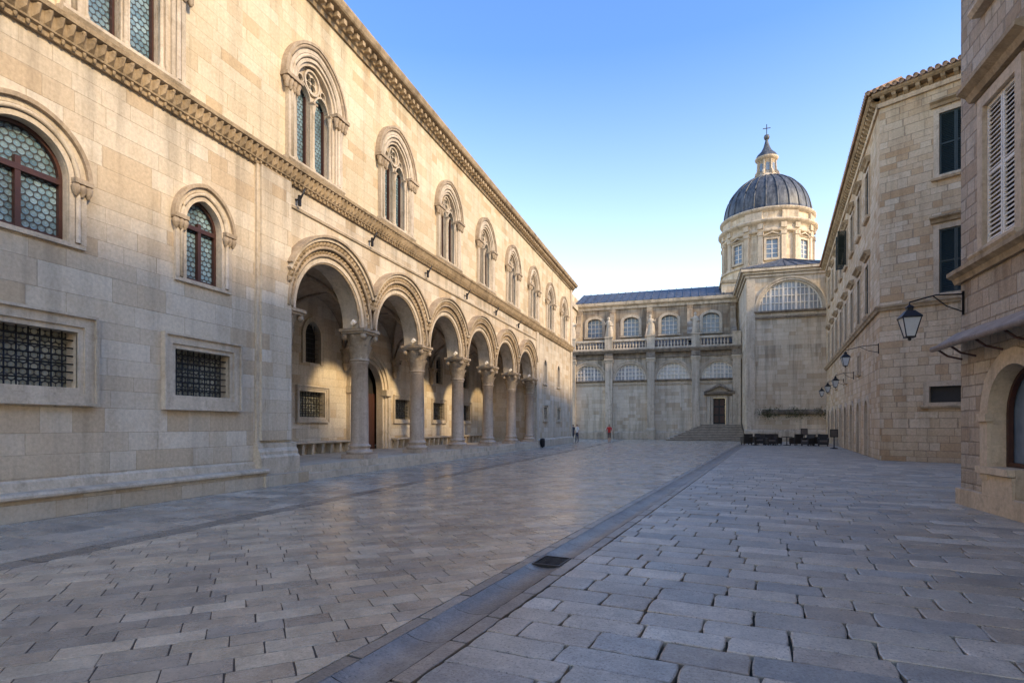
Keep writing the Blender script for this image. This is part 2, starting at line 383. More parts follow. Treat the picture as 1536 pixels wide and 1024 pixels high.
prof(tw, F, -8, 52.9, [(-.05, 8.5), (.07, 8.5), (.09, 8.58), (.14, 8.6), (.16, 8.66), (.2, 8.86), (.3, 8.9), (.32, 8.98), (.26, 9.02), (-.05, 9.04)])
s = -2.0
while s < 52.7:
    j = R.uniform(-.01, .01)
    tw.add([F.p(s + .02, .14, 8.62), F.p(s + .16, .14, 8.62), F.p(s + .09, .25 + j, 8.72), F.p(s + .01, .2, 8.85), F.p(s + .17, .2, 8.85), F.p(s + .09, .31 + j, 8.87)],
           [(0, 1, 2), (0, 2, 3), (1, 4, 2), (2, 5, 3), (2, 4, 5)])
    lathe(tw, F.p(s + .09, .24, 0), [(.01, 8.80), (.045, 8.83), (.045, 8.88)], 6)
    lathe(tw, F.p(s, .11, 0), [(.01, 8.50), (.035, 8.53), (.035, 8.58)], 5)
    s += .19
def gothic(cs):
    hw = .86; z0 = 9.28; zs = 11.45; off = .14
    ho = aopen(cs, z0, zs, hw, off, 24)
    fan(gl, F, ho, -.30)
    lights = []
    for sg in (-1, 1):
        c2 = cs + sg * .44; L = aopen(c2, z0 + .04, zs - .12, .34, .12, 12); lights.append(L)
        aband(tr, F, c2, z0 + .1, zs - .12, .34, .385, -.10, -.05, .12, 12)
    circ = lambda cx, cz, r, n=14, a0=0: [(cx + r * math.cos(a0 + 2 * math.pi * i / n), cz + r * math.sin(a0 + 2 * math.pi * i / n)) for i in range(n)]
    oc = []
    for k in range(4):
        a = math.pi / 4 + k * math.pi / 2; oc.append(circ(cs + .155 * math.cos(a), zs + .57 + .155 * math.sin(a), .12, 10))
    oc.append(circ(cs - .53, zs + .44, .10, 8)); oc.append(circ(cs + .53, zs + .44, .10, 8))
    plate(tr, F, [(cs + hw + .002, z0)] + arc(cs, zs, hw + .002, off, 24) + [(cs - hw - .002, z0)], lights + oc, -.12, .10)
    ci = circ(cs, zs + .57, .31, 20); co = circ(cs, zs + .57, .37, 20); band(tr, F, ci, co, -.125, -.05, True)
    for sg in (-1, 1):
        ci = circ(cs + sg * .53, zs + .44, .11, 10); co = circ(cs + sg * .53, zs + .44, .15, 10); band(tr, F, ci, co, -.125, -.07, True)
    for a, d, r in ((cs, -.04, .05), (cs - hw + .05, -.03, .045), (cs + hw - .05, -.03, .045)):
        lathe(tr, F.p(a, d, 0), [(r * 1.7, z0), (r * 1.7, z0 + .1), (r, z0 + .18), (r, zs - .42), (r * 1.3, zs - .40), (r * 1.1, zs - .34), (r * 1.9, zs - .16), (r * 2.1, zs - .1)], 10)
        box(cp, F, a - r * 2.1, a + r * 2.1, d - .06, d + r * 2.1, zs - .12, zs - .06)
    for a in (cs - .44, cs + .44):
        box(fm, F, a - .32, a - .28, -.28, -.2, z0, zs + .1); box(fm, F, a + .28, a + .32, -.28, -.2, z0, zs + .1)
    aband(tr, F, cs, z0 - .1, zs, hw + .003, hw + .10, -.02, .04, off)
    aband(tr, F, cs, z0 - .1, zs, hw + .10, hw + .19, -.02, .10, off)
    atube(tr, F, cs, z0, zs, hw + .26, .10, .055, off)
    aband(tr, F, cs, z0 - .1, zs, hw + .32, hw + .43, -.02, .13, off)
    atube(cp, F, cs, zs, zs, hw + .49, .13, .06, off)
    aband(cp, F, cs, zs, zs, hw + .54, hw + .62, -.02, .20, off)
    for sg in (-1, 1):
        c = cs + sg * (hw + .30)
        box(cp, F, c - .34, c + .34, 0, .27, zs - .05, zs + .05)
        for k in range(4):
            lathe(cp, F.p(c + (k - 1.5) * .16, .14, 0), [(0.03, zs - .36), (.07, zs - .30), (.06, zs - .22), (.11, zs - .10), (.08, zs - .05)], 8)
    prof(tr, F, cs - hw - .5, cs + hw + .5, [(0, z0 - .22), (.12, z0 - .22), (.2, z0 - .12), (.2, z0 - .06), (0, z0 - .04)])
    return ho
gcs = [3.7, 8.62] + [14.6 + 4.95 * n for n in range(7)] + [49.3]
holes = [gothic(c) for c in gcs]
plate(wu, F, rect(-8, 52.85, 8.6, 14.45), holes, 0, .32, tr)
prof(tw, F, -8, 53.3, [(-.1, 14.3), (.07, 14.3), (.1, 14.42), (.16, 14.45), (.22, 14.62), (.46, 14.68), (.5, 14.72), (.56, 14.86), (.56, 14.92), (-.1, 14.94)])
s = -2.0
while s < 53: box(tw, F, s, s + .16, .1, .36, 14.47, 14.63); s += .36
pal('roof', 'tile').add([F.p(-8, .5, 14.95), F.p(53.2, .5, 14.95), F.p(53.2, -7, 17.6), F.p(-8, -7, 17.6), F.p(-8, -14, 14.95), F.p(53.2, -14, 14.95)], [(0, 1, 2, 3), (3, 2, 5, 4)])
wu.add([F.p(52.85, 0, 0), F.p(52.85, -14, 0), F.p(52.85, -14, 14.9), F.p(52.85, -7, 17.5), F.p(52.85, 0, 14.9)], [(0, 1, 2, 3, 4)])
wu.add([F.p(-8, 0, 0), F.p(-8, -14, 0), F.p(-8, -14, 14.9), F.p(-8, -7, 17.5), F.p(-8, 0, 14.9)], [(0, 1, 2, 3, 4)])
wu.add([F.p(-8, -14, 0), F.p(52.85, -14, 0), F.p(52.85, -14, 14.9), F.p(-8, -14, 14.9)], [(0, 1, 2, 3)])
SP = 4.42; P0 = 17.64; piers = [P0 + SP * n for n in range(-1, 6)]; RI = 1.72; ZS = 5.0; ND = .72
cent = [(a + b) / 2 for a, b in zip(piers[:-1], piers[1:])]
bot = [(13.55, ZS)]
for c in cent:
    bot += [(x, z) for x, z in reversed(arc(c, ZS, RI, 0, 32))]
bot += [(40.1, ZS)]
outl = bot + [(40.1, 8.6), (13.55, 8.6)]
plate(wl, F, outl, [], 0); plate(wl, F, outl, [], -ND)
n = len(bot)
tr.add([F.p(a, 0, z) for a, z in bot] + [F.p(a, -ND, z) for a, z in bot], [(i, i + 1, n + i + 1, n + i) for i in range(n - 1)])
aw = pal('archivolts', 'trim_w')
for c in cent:
    def ring(mb, r0, r1, d0, d1, lim=9):
        a0 = 0 if r1 <= lim else math.acos(lim / r1); N = 36
        A = [a0 + (math.pi - 2 * a0) * i / N for i in range(N + 1)]
        band(mb, F, [(c + r0 * math.cos(a), ZS + r0 * math.sin(a)) for a in A], [(c + r1 * math.cos(a), ZS + r1 * math.sin(a)) for a in A], d0, d1)
    ring(tr, RI + .002, RI + .16, -.02, .05)
    for (r, d, q) in ((RI + .2, .07, .05), (RI - .01, -.03, .055), (RI + .42, .15, .05)):
        tube(cp, [F.p(c + r * math.cos(math.pi * i / 32), d, ZS + r * math.sin(math.pi * i / 32)) for i in range(33)], q, 6)
    ring(aw, RI + .24, RI + .38, -.02, .08)
    for i in range(1, 38):
        a = math.pi * i / 38
        for (r, w, d) in ((RI + .31, .055, .115), (RI + .54, .07, .21)):
            if r * abs(math.cos(a)) > 2.15: continue
            q = F.p(c + r * math.cos(a), d - .03, ZS + r * math.sin(a))
            aw.add([q + Vector((0, -w, -w)), q + Vector((0, w, -w)), q + Vector((0, w, w)), q + Vector((0, -w, w)), q + Vector((.055, 0, 0))], [(0, 1, 4), (1, 2, 4), (2, 3, 4), (3, 0, 4)])
    ring(aw, RI + .46, RI + .62, -.02, .17, 2.2)
    ring(tr, RI + .62, RI + .72, -.02, .24, 2.2)
    ring(cp, RI + .72, RI + .79, -.02, .31, 2.2)
for i, pc in enumerate(piers):
    if i == 0:
        c = F.p(13.72, -.36, 0)
        leafcap(cp, c, 3.95, ZS, .2, .42, 8)
        lathe(cp, c, [(.03, 3.55), (.12, 3.65), (.2, 3.9), (.2, 3.96)], 12); continue
    c = F.p(pc if i < 6 else 39.66, -.36, 0)
    leafcap(cp, c, 3.86, ZS, .30, .50, 9)
    fl = pal('floodlights', 'white'); tube(fl, [c + Vector((.1, -.62, 5.12)), c + Vector((.22, -.66, 5.2))], [.07, .09], 8); tube(fl, [c + Vector((0, -.48, 5.02)), c + Vector((.12, -.62, 5.12))], .02, 5)
    z0 = .43
    box(cm, Fr((c[0], c[1], 0), (0, 1), (1, 0)), -.46, .46, -.46, .46, z0, z0 + .16)
    lathe(cm, c, [(.44, z0 + .16), (.47, z0 + .20), (.47, z0 + .25), (.43, z0 + .29), (.37, z0 + .31), (.35, z0 + .36), (.37, z0 + .40), (.40, z0 + .43), (.39, z0 + .47), (.33, z0 + .50), (.315, z0 + .56), (.31, z0 + 1.6), (.285, 3.78), (.32, 3.80), (.32, 3.86)], 28)
def small_win(cs, hw, z0, zs):
    ho = aopen(cs, z0, zs, hw, .08, 12); fan(dk, F, ho, -.25)
    aband(tr, F, cs, z0 - .05, zs, hw + .003, hw + .16, -.02, .06, .08, 12); box(tr, F, cs - hw - .2, cs + hw + .2, 0, .1, z0 - .16, z0 - .05)
    return ho
holes = [small_win(42.8, .42, 4.9, 6.2), small_win(47.3, .42, 4.9, 6.2)]
for c in (42.8, 47.3): holes.append(pal_rect(c, .5, 2.1, 3.0, F, .15, (5, 4)))
plate(wl, F, rect(40.1, 52.85, 0, 8.6), holes, 0, .25, tr)
box(tr, F, 40.1, 40.7, -.02, .09, .5, 8.5); box(tr, F, 52.2, 52.87, -.02, .1, 0, 14.3)
prof(tr, F, 40.0, 52.9, [(0, 0), (.2, 0), (.2, .5), (.12, .6), (0, .62)])
wl.add([F.p(40.1, 0, 0), F.p(40.1, -4.05, 0), F.p(40.1, -4.05, 8.6), F.p(40.1, 0, 8.6)], [(0, 1, 2, 3)])
wl.add([F.p(13.55, 0, 0), F.p(13.55, -4.05, 0), F.p(13.55, -4.05, 8.6), F.p(13.55, 0, 8.6)], [(0, 1, 2, 3)])
prof(tr, F, 13.4, 40.2, [(-4.1, 0), (.32, 0), (.32, .2), (.18, .2), (.18, .43), (-4.1, .43)])
prof(wl, F, 12.0, 13.7, [(.0, 0), (.5, 0), (.5, .3), (.0, .3)])
prof(tr, F, 13.5, 40.1, [(0, 7.86), (.05, 7.86), (.08, 7.92), (.05, 7.96), (0, 7.96)])
for pc in piers[:6]:
    q = pc if pc > 14 else 13.75
    tube(ir, [F.p(q, 0, 8.15), F.p(q, .16, 8.12), F.p(q, .34, 8.42)], .03, 6); tube(ir, [F.p(q, .15, 7.95), F.p(q, .15, 8.25)], .05, 8)
Bk = Fr((-15.05, 0, 0), (0, 1), (1, 0)); bw_ = pal('portico_wall', 'palace')
bh = []
for c in (19.85, 27.5, 32.1, 36.4): bh.append(pal_rect(c, .82, 1.95, 3.0, Bk, .18, (9, 6)))
for c in (19.85, 32.1, 36.4):
    ho = aopen(c, 4.2, 5.3, .5, .1, 14); bh.append(ho); fan(dk, Bk, ho, -.25); aband(tr, Bk, c, 4.15, 5.3, .503, .68, -.02, .07, .1, 14)
    bars(ir, Bk, c - .5, c + .5, 4.2, 5.8, -.1, 5, 8, .012)
ho = aopen(24.1, .43, 3.3, 1.25, .12, 24); bh.append(ho); fan(dk, Bk, ho, -.5)
for k, (h0, h1, d) in enumerate(((1.253, 1.42, .05), (1.42, 1.6, .12), (1.6, 1.82, .2))): aband(tr, Bk, 24.1, .43, 3.3, h0, h1, -.02, d, .12, 28)
for sg in (-1, 1): box(tr, Bk, 24.1 + sg * 1.55 - .32, 24.1 + sg * 1.55 + .32, 0, .3, 3.1, 3.4)
box(fm, Bk, 22.9, 25.3, -.45, -.38, .43, 3.2)
plate(bw_, Bk, rect(13.5, 40.2, .4, 8.0), bh, 0, .3, tr)
for a, b in ((13.6, 22.1), (26.1, 39.9)):
    prof(tr, Bk, a, b, [(0, .86), (.45, .86), (.5, .9), (.48, .95), (0, .96)])
    s = a + .2
    while s < b - .1: prof(tr, Bk, s, s + .14, [(0, .43), (.34, .43), (.4, .86), (0, .86)]); s += .62
    bw_.add([Bk.p(a, .1, .43), Bk.p(b, .1, .43), Bk.p(b, .1, .86), Bk.p(a, .1, .86)], [(0, 1, 2, 3)])
for pc in piers:
    c = Bk.p(min(max(pc, 13.9), 39.7), .12, 0); leafcap(cp, c, 4.35, 5.02, .14, .27, 6); lathe(cp, c, [(.02, 4.05), (.1, 4.15), (.14, 4.36)], 10)
vt = pal('vaults', 'vault')
for c in cent:
    nx, ny = 22, 26; vs = []
    for i in range(nx + 1):
        d = -ND + (-4.05 + ND) * i / nx; e = (d + (ND + 4.05) / 2) / ((4.05 - ND) / 2)
        for j in range(ny + 1):
            q = -1 + 2 * j / ny
            h = max(math.sqrt(max(0, 1 - (q * 1.0) ** 2)), math.sqrt(max(0, 1 - e * e)) * .98)
            vs.append(F.p(c + q * SP / 2, d, ZS + 1.98 * h))
    vt.add(vs, [(i * (ny + 1) + j, (i + 1) * (ny + 1) + j, (i + 1) * (ny + 1) + j + 1, i * (ny + 1) + j + 1) for i in range(nx) for j in range(ny)], False)
    for sg in (-1, 1):
        pts = []
        for k in range(17):
            q = -1 + 2 * k / 16; h = math.sqrt(max(0, 1 - q * q)); pts.append(F.p(c + q * SP / 2 * sg, -(ND + 4.05) / 2 + q * (4.05 - ND) / 2, ZS + 1.98 * h - .03))
        tube(vt, pts, .08, 6)
pal.done()

# ================================================================== CATHEDRAL
ca = Thing('domed_baroque_cathedral')
C = Fr((0, 68, 0), (1, 0), (0, -1)); U = Fr((0, 73, 0), (1, 0), (0, -1)); T = Fr((0, 62, 0), (1, 0), (0, -1))
cw = ca('walls', 'cath'); cu = ca('clerestory_wall', 'clerestory'); ct = ca('trim', 'cath_trim'); cd = ca('blackened_entablature', 'cath_dark'); wh = ca('window_bars', 'white'); pa = ca('window_panes', 'pane_l'); pd = ca('dark_panes', 'pane'); ld = ca('lead_roofs', 'lead'); cdk = ca('door_leaf', 'dark')
lun = [-12.0, -7.1, -2.25, 2.75]; hs = []
def thermal(fr, cs, zs, hw, nv, nh):
    ho = aopen(cs, zs - .05, zs, hw, 0, 24); fan(pa, fr, ho, -.35)
    aband(ct, fr, cs, zs - .05, zs, hw + .003, hw + .22, -.02, .1, 0, 28); aband(ct, fr, cs, zs - .05, zs, hw + .22, hw + .36, -.02, .2, 0, 28)
    prof(cd, fr, cs - hw - .4, cs + hw + .4, [(0, zs - .3), (.14, zs - .3), (.26, zs - .18), (.26, zs - .08), (0, zs - .05)])
    for i in range(1, nv):
        a = cs - hw + 2 * hw * i / nv; hh = math.sqrt(hw * hw - (a - cs) ** 2); w = .1 if i % 3 == 0 else .045
        box(wh, fr, a - w, a + w, -.33, -.2, zs - .04, zs + hh)
    for j in range(1, nh):
        z = zs + hw * j / nh; w = math.sqrt(hw * hw - (z - zs) ** 2); box(wh, fr, cs - w, cs + w, -.33, -.22, z - .045, z + .045)
    aband(wh, fr, cs, zs - .04, zs, hw - .12, hw - .004, -.33, -.18, 0, 24)
    return ho
for c in lun: hs.append(thermal(C, c, 7.05, 1.85, 9, 4))
hs.append(rect(2.15, 3.45, 1.75, 4.7)); fan(cdk, C, rect(2.15, 3.45, 1.75, 4.7), -.5)
for i in range(2):
    a = 2.2 + i * .62
    for z in (1.95, 2.9, 3.85): box(ca('door_panels', 'frame'), C, a + .08, a + .52, -.5, -.44, z, z + .75)
plate(cw, C, rect(-14.4, 5.15, 0, 9.95), hs, 0, .4, ct)
band(ct, C, [(2.15, 1.75), (2.15, 4.7), (3.45, 4.7), (3.45, 1.75)], [(1.85, 1.75), (1.85, 5.0), (3.75, 5.0), (3.75, 1.75)], -.02, .2)
box(ct, C, 1.45, 1.8, 0, .4, 1.75, 4.9); box(ct, C, 3.8, 4.15, 0, .4, 1.75, 4.9)
prof(cd, C, 1.2, 4.4, [(0, 5.05), (.45, 5.05), (.65, 5.25), (.65, 5.35), (0, 5.4)])
band(cd, C, [(1.5, 5.42), (2.8, 6.05), (4.1, 5.42)], [(1.15, 5.42), (2.8, 6.32), (4.45, 5.42)], 0, .65)
plate(ct, C, [(1.5, 5.4), (4.1, 5.4), (2.8, 6.05)], [], .2)
pil = [-14.0, -9.55, -4.7, .25, 4.6]
for x in pil:
    box(ct, C, x - .42, x + .42, 0, .5, 1.3, 9.3); box(ct, C, x - .55, x + .55, 0, .68, 0, 1.1); prof(ct, C, x - .5, x + .5, [(0, 1.1), (.66, 1.1), (.58, 1.25), (.52, 1.32), (0, 1.32)])
    prof(ct, C, x - .52, x + .52, [(0, 9.0), (.53, 9.0), (.58, 9.2), (.68, 9.35), (.68, 9.5), (0, 9.5)])
    box(cd, C, x - .5, x + .5, .0, .64, 9.55, 10.15)
prof(ct, C, -14.4, 5.1, [(0, .0), (.16, 0), (.16, .8), (.08, .9), (0, .92)])
prof(ct, C, -14.4, 5.1, [(0, 6.35), (.08, 6.35), (.14, 6.5), (0, 6.52)])
box(cd, C, -14.4, 5.1, -.3, .14, 9.5, 10.1)
prof(cd, C, -14.6, 5.12, [(-.3, 10.1), (.66, 10.1), (.78, 10.25), (.9, 10.38), (.9, 10.5), (-.3, 10.5)])
box(ct, C, -14.5, 5.1, -.1, .5, 10.5, 10.72)
s = -14.3
while s < 5.0:
    if min(abs(s - x) for x in pil) > .55:
        lathe(ct, C.p(s, .25, 0), [(.12, 10.72), (.12, 10.78), (.06, 10.82), (.13, 11.02), (.12, 11.12), (.055, 11.35), (.09, 11.45), (.12, 11.5)], 8)
    s += .36
box(ct, C, -14.5, 5.1, 0, .5, 11.5, 11.75)
def statue(mb, c, h, sd):
    k = h / 1.9
    base = [(.30, 0), (.33, .1), (.30, .5), (.25, .9), (.22, 1.1), (.25, 1.35), (.21, 1.5), (.09, 1.57), (.07, 1.62), (.115, 1.7), (.125, 1.8), (.08, 1.9), (.01, 1.93)]
    n = 14; vs = []
    for q, (rr, z) in enumerate(base):
        for i in range(n):
            a = 2 * math.pi * i / n; f = 1 + (.10 * math.sin(a * 5 + z * 2 + sd) if z < 1.3 else 0)
            vs.append((c[0] + k * (rr * f * math.cos(a) * 1.1 + .04 * math.sin(z * 2.4)), c[1] + k * rr * f * math.sin(a) * .85, c[2] + k * z))
    mb.add(vs, [(q * n + i, q * n + (i + 1) % n, (q + 1) * n + (i + 1) % n, (q + 1) * n + i) for q in range(len(base) - 1) for i in range(n)], True)
    sg = 1 if sd % 2 else -1
    V = lambda x, y, z: (c[0] + k * x, c[1] + k * y, c[2] + k * z)
    tube(mb, [V(sg * .2, 0, 1.42), V(sg * .38, -.05, 1.2), V(sg * .42, -.25, 1.42)], [.085 * k, .07 * k, .045 * k], 7)
    tube(mb, [V(-sg * .2, 0, 1.42), V(-sg * .34, -.02, 1.12), V(-sg * .12, -.25, 1.05)], [.085 * k, .07 * k, .045 * k], 7)
for i, x in enumerate(pil):
    box(ct, C, x - .45, x + .45, -.1, .6, 10.5, 11.95); box(ct, C, x - .52, x + .52, -.16, .68, 11.95, 12.08)
    if i in (0, 1, 2, 3): statue(ct, C.p(x, .25, 12.08), 2.4, i + 3)
ld.add([C.p(-14.4, -.1, 10.9), C.p(5.1, -.1, 10.9), U.p(5.1, 0, 12.6), U.p(-14.4, 0, 12.6)], [(0, 1, 2, 3)])
hs = []
for x in (-12.1, -7.5, -2.85, 2.05):
    ho = [(x + .95, 13.0)] + [(x + .95 * math.cos(math.pi * i / 10), 14.75 + .55 * math.sin(math.pi * i / 10)) for i in range(11)] + [(x - .95, 13.0)]
    hs.append(ho); fan(pd, U, ho, -.35)
    oo = [(x + 1.3, 13.0)] + [(x + 1.3 * math.cos(math.pi * i / 10), 14.75 + .88 * math.sin(math.pi * i / 10)) for i in range(11)] + [(x - 1.3, 13.0)]
    band(ct, U, ho, oo, -.02, .22)
    prof(ct, U, x - 1.35, x + 1.35, [(0, 12.75), (.3, 12.75), (.3, 12.95), (0, 13.0)])
    for k in (-.48, 0, .48): box(wh, U, x + k - .035, x + k + .035, -.33, -.22, 13.0, 15.2)
    for z in (13.55, 14.1, 14.65): box(wh, U, x - .93, x + .93, -.33, -.24, z - .03, z + .03)
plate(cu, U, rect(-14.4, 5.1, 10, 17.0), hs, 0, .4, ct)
for x in (-14.0, -9.8, -5.2, -.4, 4.5):
    box(cu, U, x - .35, x + .35, 0, .35, 12.4, 16.35)
    px = Fr((x, 73, 0), (1, 0), (0, -1))
    prof(cu, px, -.3, .3, [(.3, 11.5), (4.0, 11.5), (4.0, 12.3), (3.2, 12.5), (2.0, 13.2), (1.1, 14.4), (.8, 15.7), (.3, 15.9)])
prof(ct, U, -14.6, 5.1, [(0, 16.4), (.2, 16.4), (.25, 16.7), (.55, 16.9), (.62, 17.15), (.62, 17.25), (0, 17.3)])
ld.add([U.p(-14.6, .65, 17.27), U.p(5.12, .65, 17.27), U.p(5.12, -5.5, 19.75), U.p(-14.6, -5.5, 19.75), U.p(-14.6, -12, 17.2), U.p(5.12, -12, 17.2)], [(0, 1, 2, 3), (3, 2, 5, 4)])
s = -14.5
while s < 5.0:
    tube(ld, [U.p(s, .66, 17.30), U.p(s, -5.5, 19.79)], .06, 5); s += .95
cw.add([U.p(-14.4, 0, 0), U.p(-14.4, -12, 0), U.p(-14.4, -12, 17.2), U.p(-14.4, -5.5, 19.7), U.p(-14.4, 0, 17.2)], [(0, 1, 2, 3, 4)])
box(cw, C, -16.4, -14.42, -12, .5, 0, 16.6)
for z in (10.2, 16.4): prof(ct, C, -16.6, -14.2, [(-12, z), (.7, z), (1.0, z + .35), (1.0, z + .6), (-12, z + .6)])
box(cw, C, -16.2, -14.6, -12, .2, 17.0, 18.3)
for dd in (.35, .6): box(ct, C, -16.1 + dd, -15.6 + dd, .5, .75, 0, 10.2)
statue(ct, C.p(-15.2, -.4, 18.3), 1.6, 4)
sr = ca('step_risers', 'step'); sk_ = ca('step_treads', 'step_t')
for i in range(10):
    k = 9 - i; box(sr, C, .9 - k * .40 - .1, 4.9 + k * .04, -.05, 1.6 + k * .36, i * .175, (i + 1) * .175 - .07); box(sk_, C, .9 - k * .40 - .15, 4.9 + k * .04 + .03, -.05, 1.66 + k * .36, (i + 1) * .175 - .07, (i + 1) * .175)
tc = 9.15
ho = thermal(T, tc, 13.15, 2.9, 15, 4)
plate(cw, T, rect(5.15, 13.2, 0, 16.6), [ho], 0, .45, ct)
cw.add([T.p(5.15, 0, 0), T.p(5.15, -20, 0), T.p(5.15, -20, 16.7), T.p(5.15, 0, 16.7)], [(0, 1, 2, 3)])
cw.add([T.p(13.2, 0, 0), T.p(13.2, -20, 0), T.p(13.2, -20, 16.7), T.p(13.2, 0, 16.7)], [(0, 1, 2, 3)])
for a, b in ((5.12, 5.95), (12.4, 13.22)): box(ct, T, a, b, -.1, .18, 1.2, 16.4)
prof(ct, T, 5.0, 13.3, [(0, 0), (.3, 0), (.3, 1.0), (.18, 1.2), (0, 1.22)])
prof(cd, T, 5.95, 12.4, [(0, 12.3), (.16, 12.3), (.22, 12.5), (0, 12.52)])
prof(cd, T, 6.6, 12.0, [(0, 2.7), (.3, 2.75), (.35, 3.0), (.25, 3.15), (0, 3.2)])
for dz, o in ((16.5, .15), (16.8, .35), (17.05, .6)):
    box(ct, T, 5.15 - o, 13.2 + o, -18, o, dz, dz + .26)
ld.add([T.p(4.5, .65, 17.33), T.p(13.9, .65, 17.33), T.p(13.9, -18, 17.33), T.p(4.5, -18, 17.33), T.p(9.15, -4.5, 19.4), T.p(9.15, -18, 19.4)], [(0, 1, 4), (0, 4, 5, 3), (1, 2, 5, 4)])
for k in range(1, 9):
    tq = k / 9; tube(ld, [T.p(4.5 + 9.4 * tq, .66, 17.36), T.p(9.15, -4.5, 19.43)], .045, 5)
for k in range(1, 14):
    d = -18 * k / 14; tube(ld, [T.p(4.48, d, 17.36), T.p(9.15, min(d, -4.5), 19.43)], .04, 5)
DC = (8.9, 78.6, 0); XB = Fr((8.9, 78.6, 0), (1, 0), (0, -1))
box(cw, XB, -5.6, 5.6, -5.6, 5.0, 17.2, 18.9); prof(ct, XB, -5.8, 5.8, [(-5.8, 18.9), (5.2, 18.9), (5.4, 19.2), (-6.0, 19.2)])
lathe(cw, DC, [(5.35, 19.0), (5.35, 20.6)], 56); lathe(ct, DC, [(5.35, 20.55), (5.55, 20.6), (5.55, 20.8), (5.2, 20.9)], 56)
lathe(cw, DC, [(5.0, 20.8), (5.0, 24.8)], 56)
lathe(ct, DC, [(5.05, 24.6), (5.35, 24.65), (5.35, 25.0), (5.25, 25.05), (5.25, 25.5), (5.5, 25.65), (5.8, 25.85), (5.8, 26.05), (5.2, 26.15)], 64)
lathe(cw, DC, [(5.15, 26.1), (5.15, 27.1)], 56)
lathe(ct, DC, [(5.15, 27.0), (5.4, 27.15), (5.6, 27.35), (5.6, 27.5), (5.1, 27.6)], 64)
for k in range(8):
    a = -math.pi / 2 + k * math.pi / 4; dn = (math.cos(a), math.sin(a)); fr = Fr((8.9 + 5.0 * dn[0], 78.6 + 5.0 * dn[1], 0), (-dn[1], dn[0]), dn)
    fan(pd, fr, rect(-.62, .62, 21.5, 23.7), .05); band(ct, fr, rect(-.62, .62, 21.5, 23.7), rect(-.9, .9, 21.25, 23.95), -.15, .25, True)
    box(wh, fr, -.04, .04, .05, .1, 21.5, 23.7)
    for z in (22.05, 22.6, 23.15): box(wh, fr, -.62, .62, .05, .09, z - .03, z + .03)
    prof(ct, fr, -1.05, 1.05, [(-.1, 23.95), (.3, 23.98), (.42, 24.12), (-.1, 24.14)])
    band(ct, fr, [(-.85, 24.14), (0, 24.45), (.85, 24.14)], [(-1.05, 24.14), (0, 24.62), (1.05, 24.14)], -.1, .36)
    for o in (-.155, .155):
        b = a + math.pi / 8 + o; dn2 = (math.cos(b), math.sin(b)); f2 = Fr((8.9 + 5.0 * dn2[0], 78.6 + 5.0 * dn2[1], 0), (-dn2[1], dn2[0]), dn2)
        box(ct, f2, -.27, .27, -.2, .42, 20.9, 24.2); box(ct, f2, -.34, .34, -.2, .52, 24.2, 24.6); box(ct, f2, -.36, .36, -.2, .54, 20.7, 21.05)
        box(ct, f2, -.33, .33, -.2, .52, 24.98, 25.6)
    b = a + math.pi / 8; dn2 = (math.cos(b), math.sin(b)); f2 = Fr((8.9 + 5.15 * dn2[0], 78.6 + 5.15 * dn2[1], 0), (-dn2[1], dn2[0]), dn2)
    box(ct, f2, -1.0, 1.0, -.2, .18, 26.15, 27.05)
dp = [(5.12 * math.cos(t * math.pi / 2 / 18), 27.6 + 5.5 * math.sin(t * math.pi / 2 / 18)) for t in range(18)]
dp[-1] = (1.2, dp[-1][1])
lathe(ld, DC, [(5.3, 27.5), (5.3, 27.62)] + dp, 64)
for k in range(24):
    a = 2 * math.pi * (k + .5) / 24
    tube(ld, [(8.9 + (r + .02) * math.cos(a), 78.6 + (r + .02) * math.sin(a), z + .02) for r, z in dp[:-1]], .09, 5)
lathe(ct, DC, [(1.75, 32.5), (1.75, 32.8), (1.45, 33.0), (1.3, 33.25), (1.0, 33.35), (1.0, 35.1), (1.15, 35.15), (1.35, 35.35), (1.4, 35.5), (1.2, 35.6)], 24)
for k in range(8):
    a = -math.pi / 2 + k * math.pi / 4; dn = (math.cos(a), math.sin(a)); fr = Fr((8.9 + dn[0], 78.6 + dn[1], 0), (-dn[1], dn[0]), dn)
    fan(pd, fr, aopen(0, 33.7, 34.5, .2, 0, 8), .02)
    b = a + math.pi / 8; dn = (math.cos(b), math.sin(b)); fr = Fr((8.9 + dn[0], 78.6 + dn[1], 0), (-dn[1], dn[0]), dn)
    prof(ct, fr, -.09, .09, [(-.1, 33.2), (.55, 33.2), (.5, 33.5), (.22, 33.9), (.15, 35.1), (-.1, 35.1)])
lathe(ld, DC, [(1.35, 35.55), (1.15, 35.95), (.7, 36.4), (.42, 36.9), (.25, 37.5), (.16, 37.9)], 20)
lathe(ld, DC, [(.05, 37.85), (.28, 38.0), (.36, 38.25), (.28, 38.5), (.05, 38.65)], 14)
tube(ca('cross', 'iron'), [(8.9, 78.6, 38.6), (8.9, 78.6, 39.9)], .05, 6); tube(ca('cross', 'iron'), [(8.45, 78.6, 39.4), (9.35, 78.6, 39.4)], .05, 6)
ca.done()
wp = MB(); rr_ = random.Random(21)
for i in range(1100):
    cx_ = rr_.choice([6.9, 7.6, 9.3, 9.9, 11.7]); x_ = rr_.gauss(cx_, .45); z_ = 3.1 + rr_.gauss(0, .2) - abs(rr_.gauss(0, .3)); y_ = 62 - .2 - abs(rr_.gauss(0, .14)); q = Vector((x_, y_, z_)); a_ = Vector((rr_.uniform(-1, 1), rr_.uniform(-1, 1), rr_.uniform(-1, 1))).normalized() * .08; b_ = a_.cross(Vector((rr_.uniform(-1, 1), .3, .7))).normalized() * .04
    wp.add([q - a_, q + b_, q + a_, q - b_], [(0, 1, 2, 3)])
wp.build('wall_plants', M['leaf'])

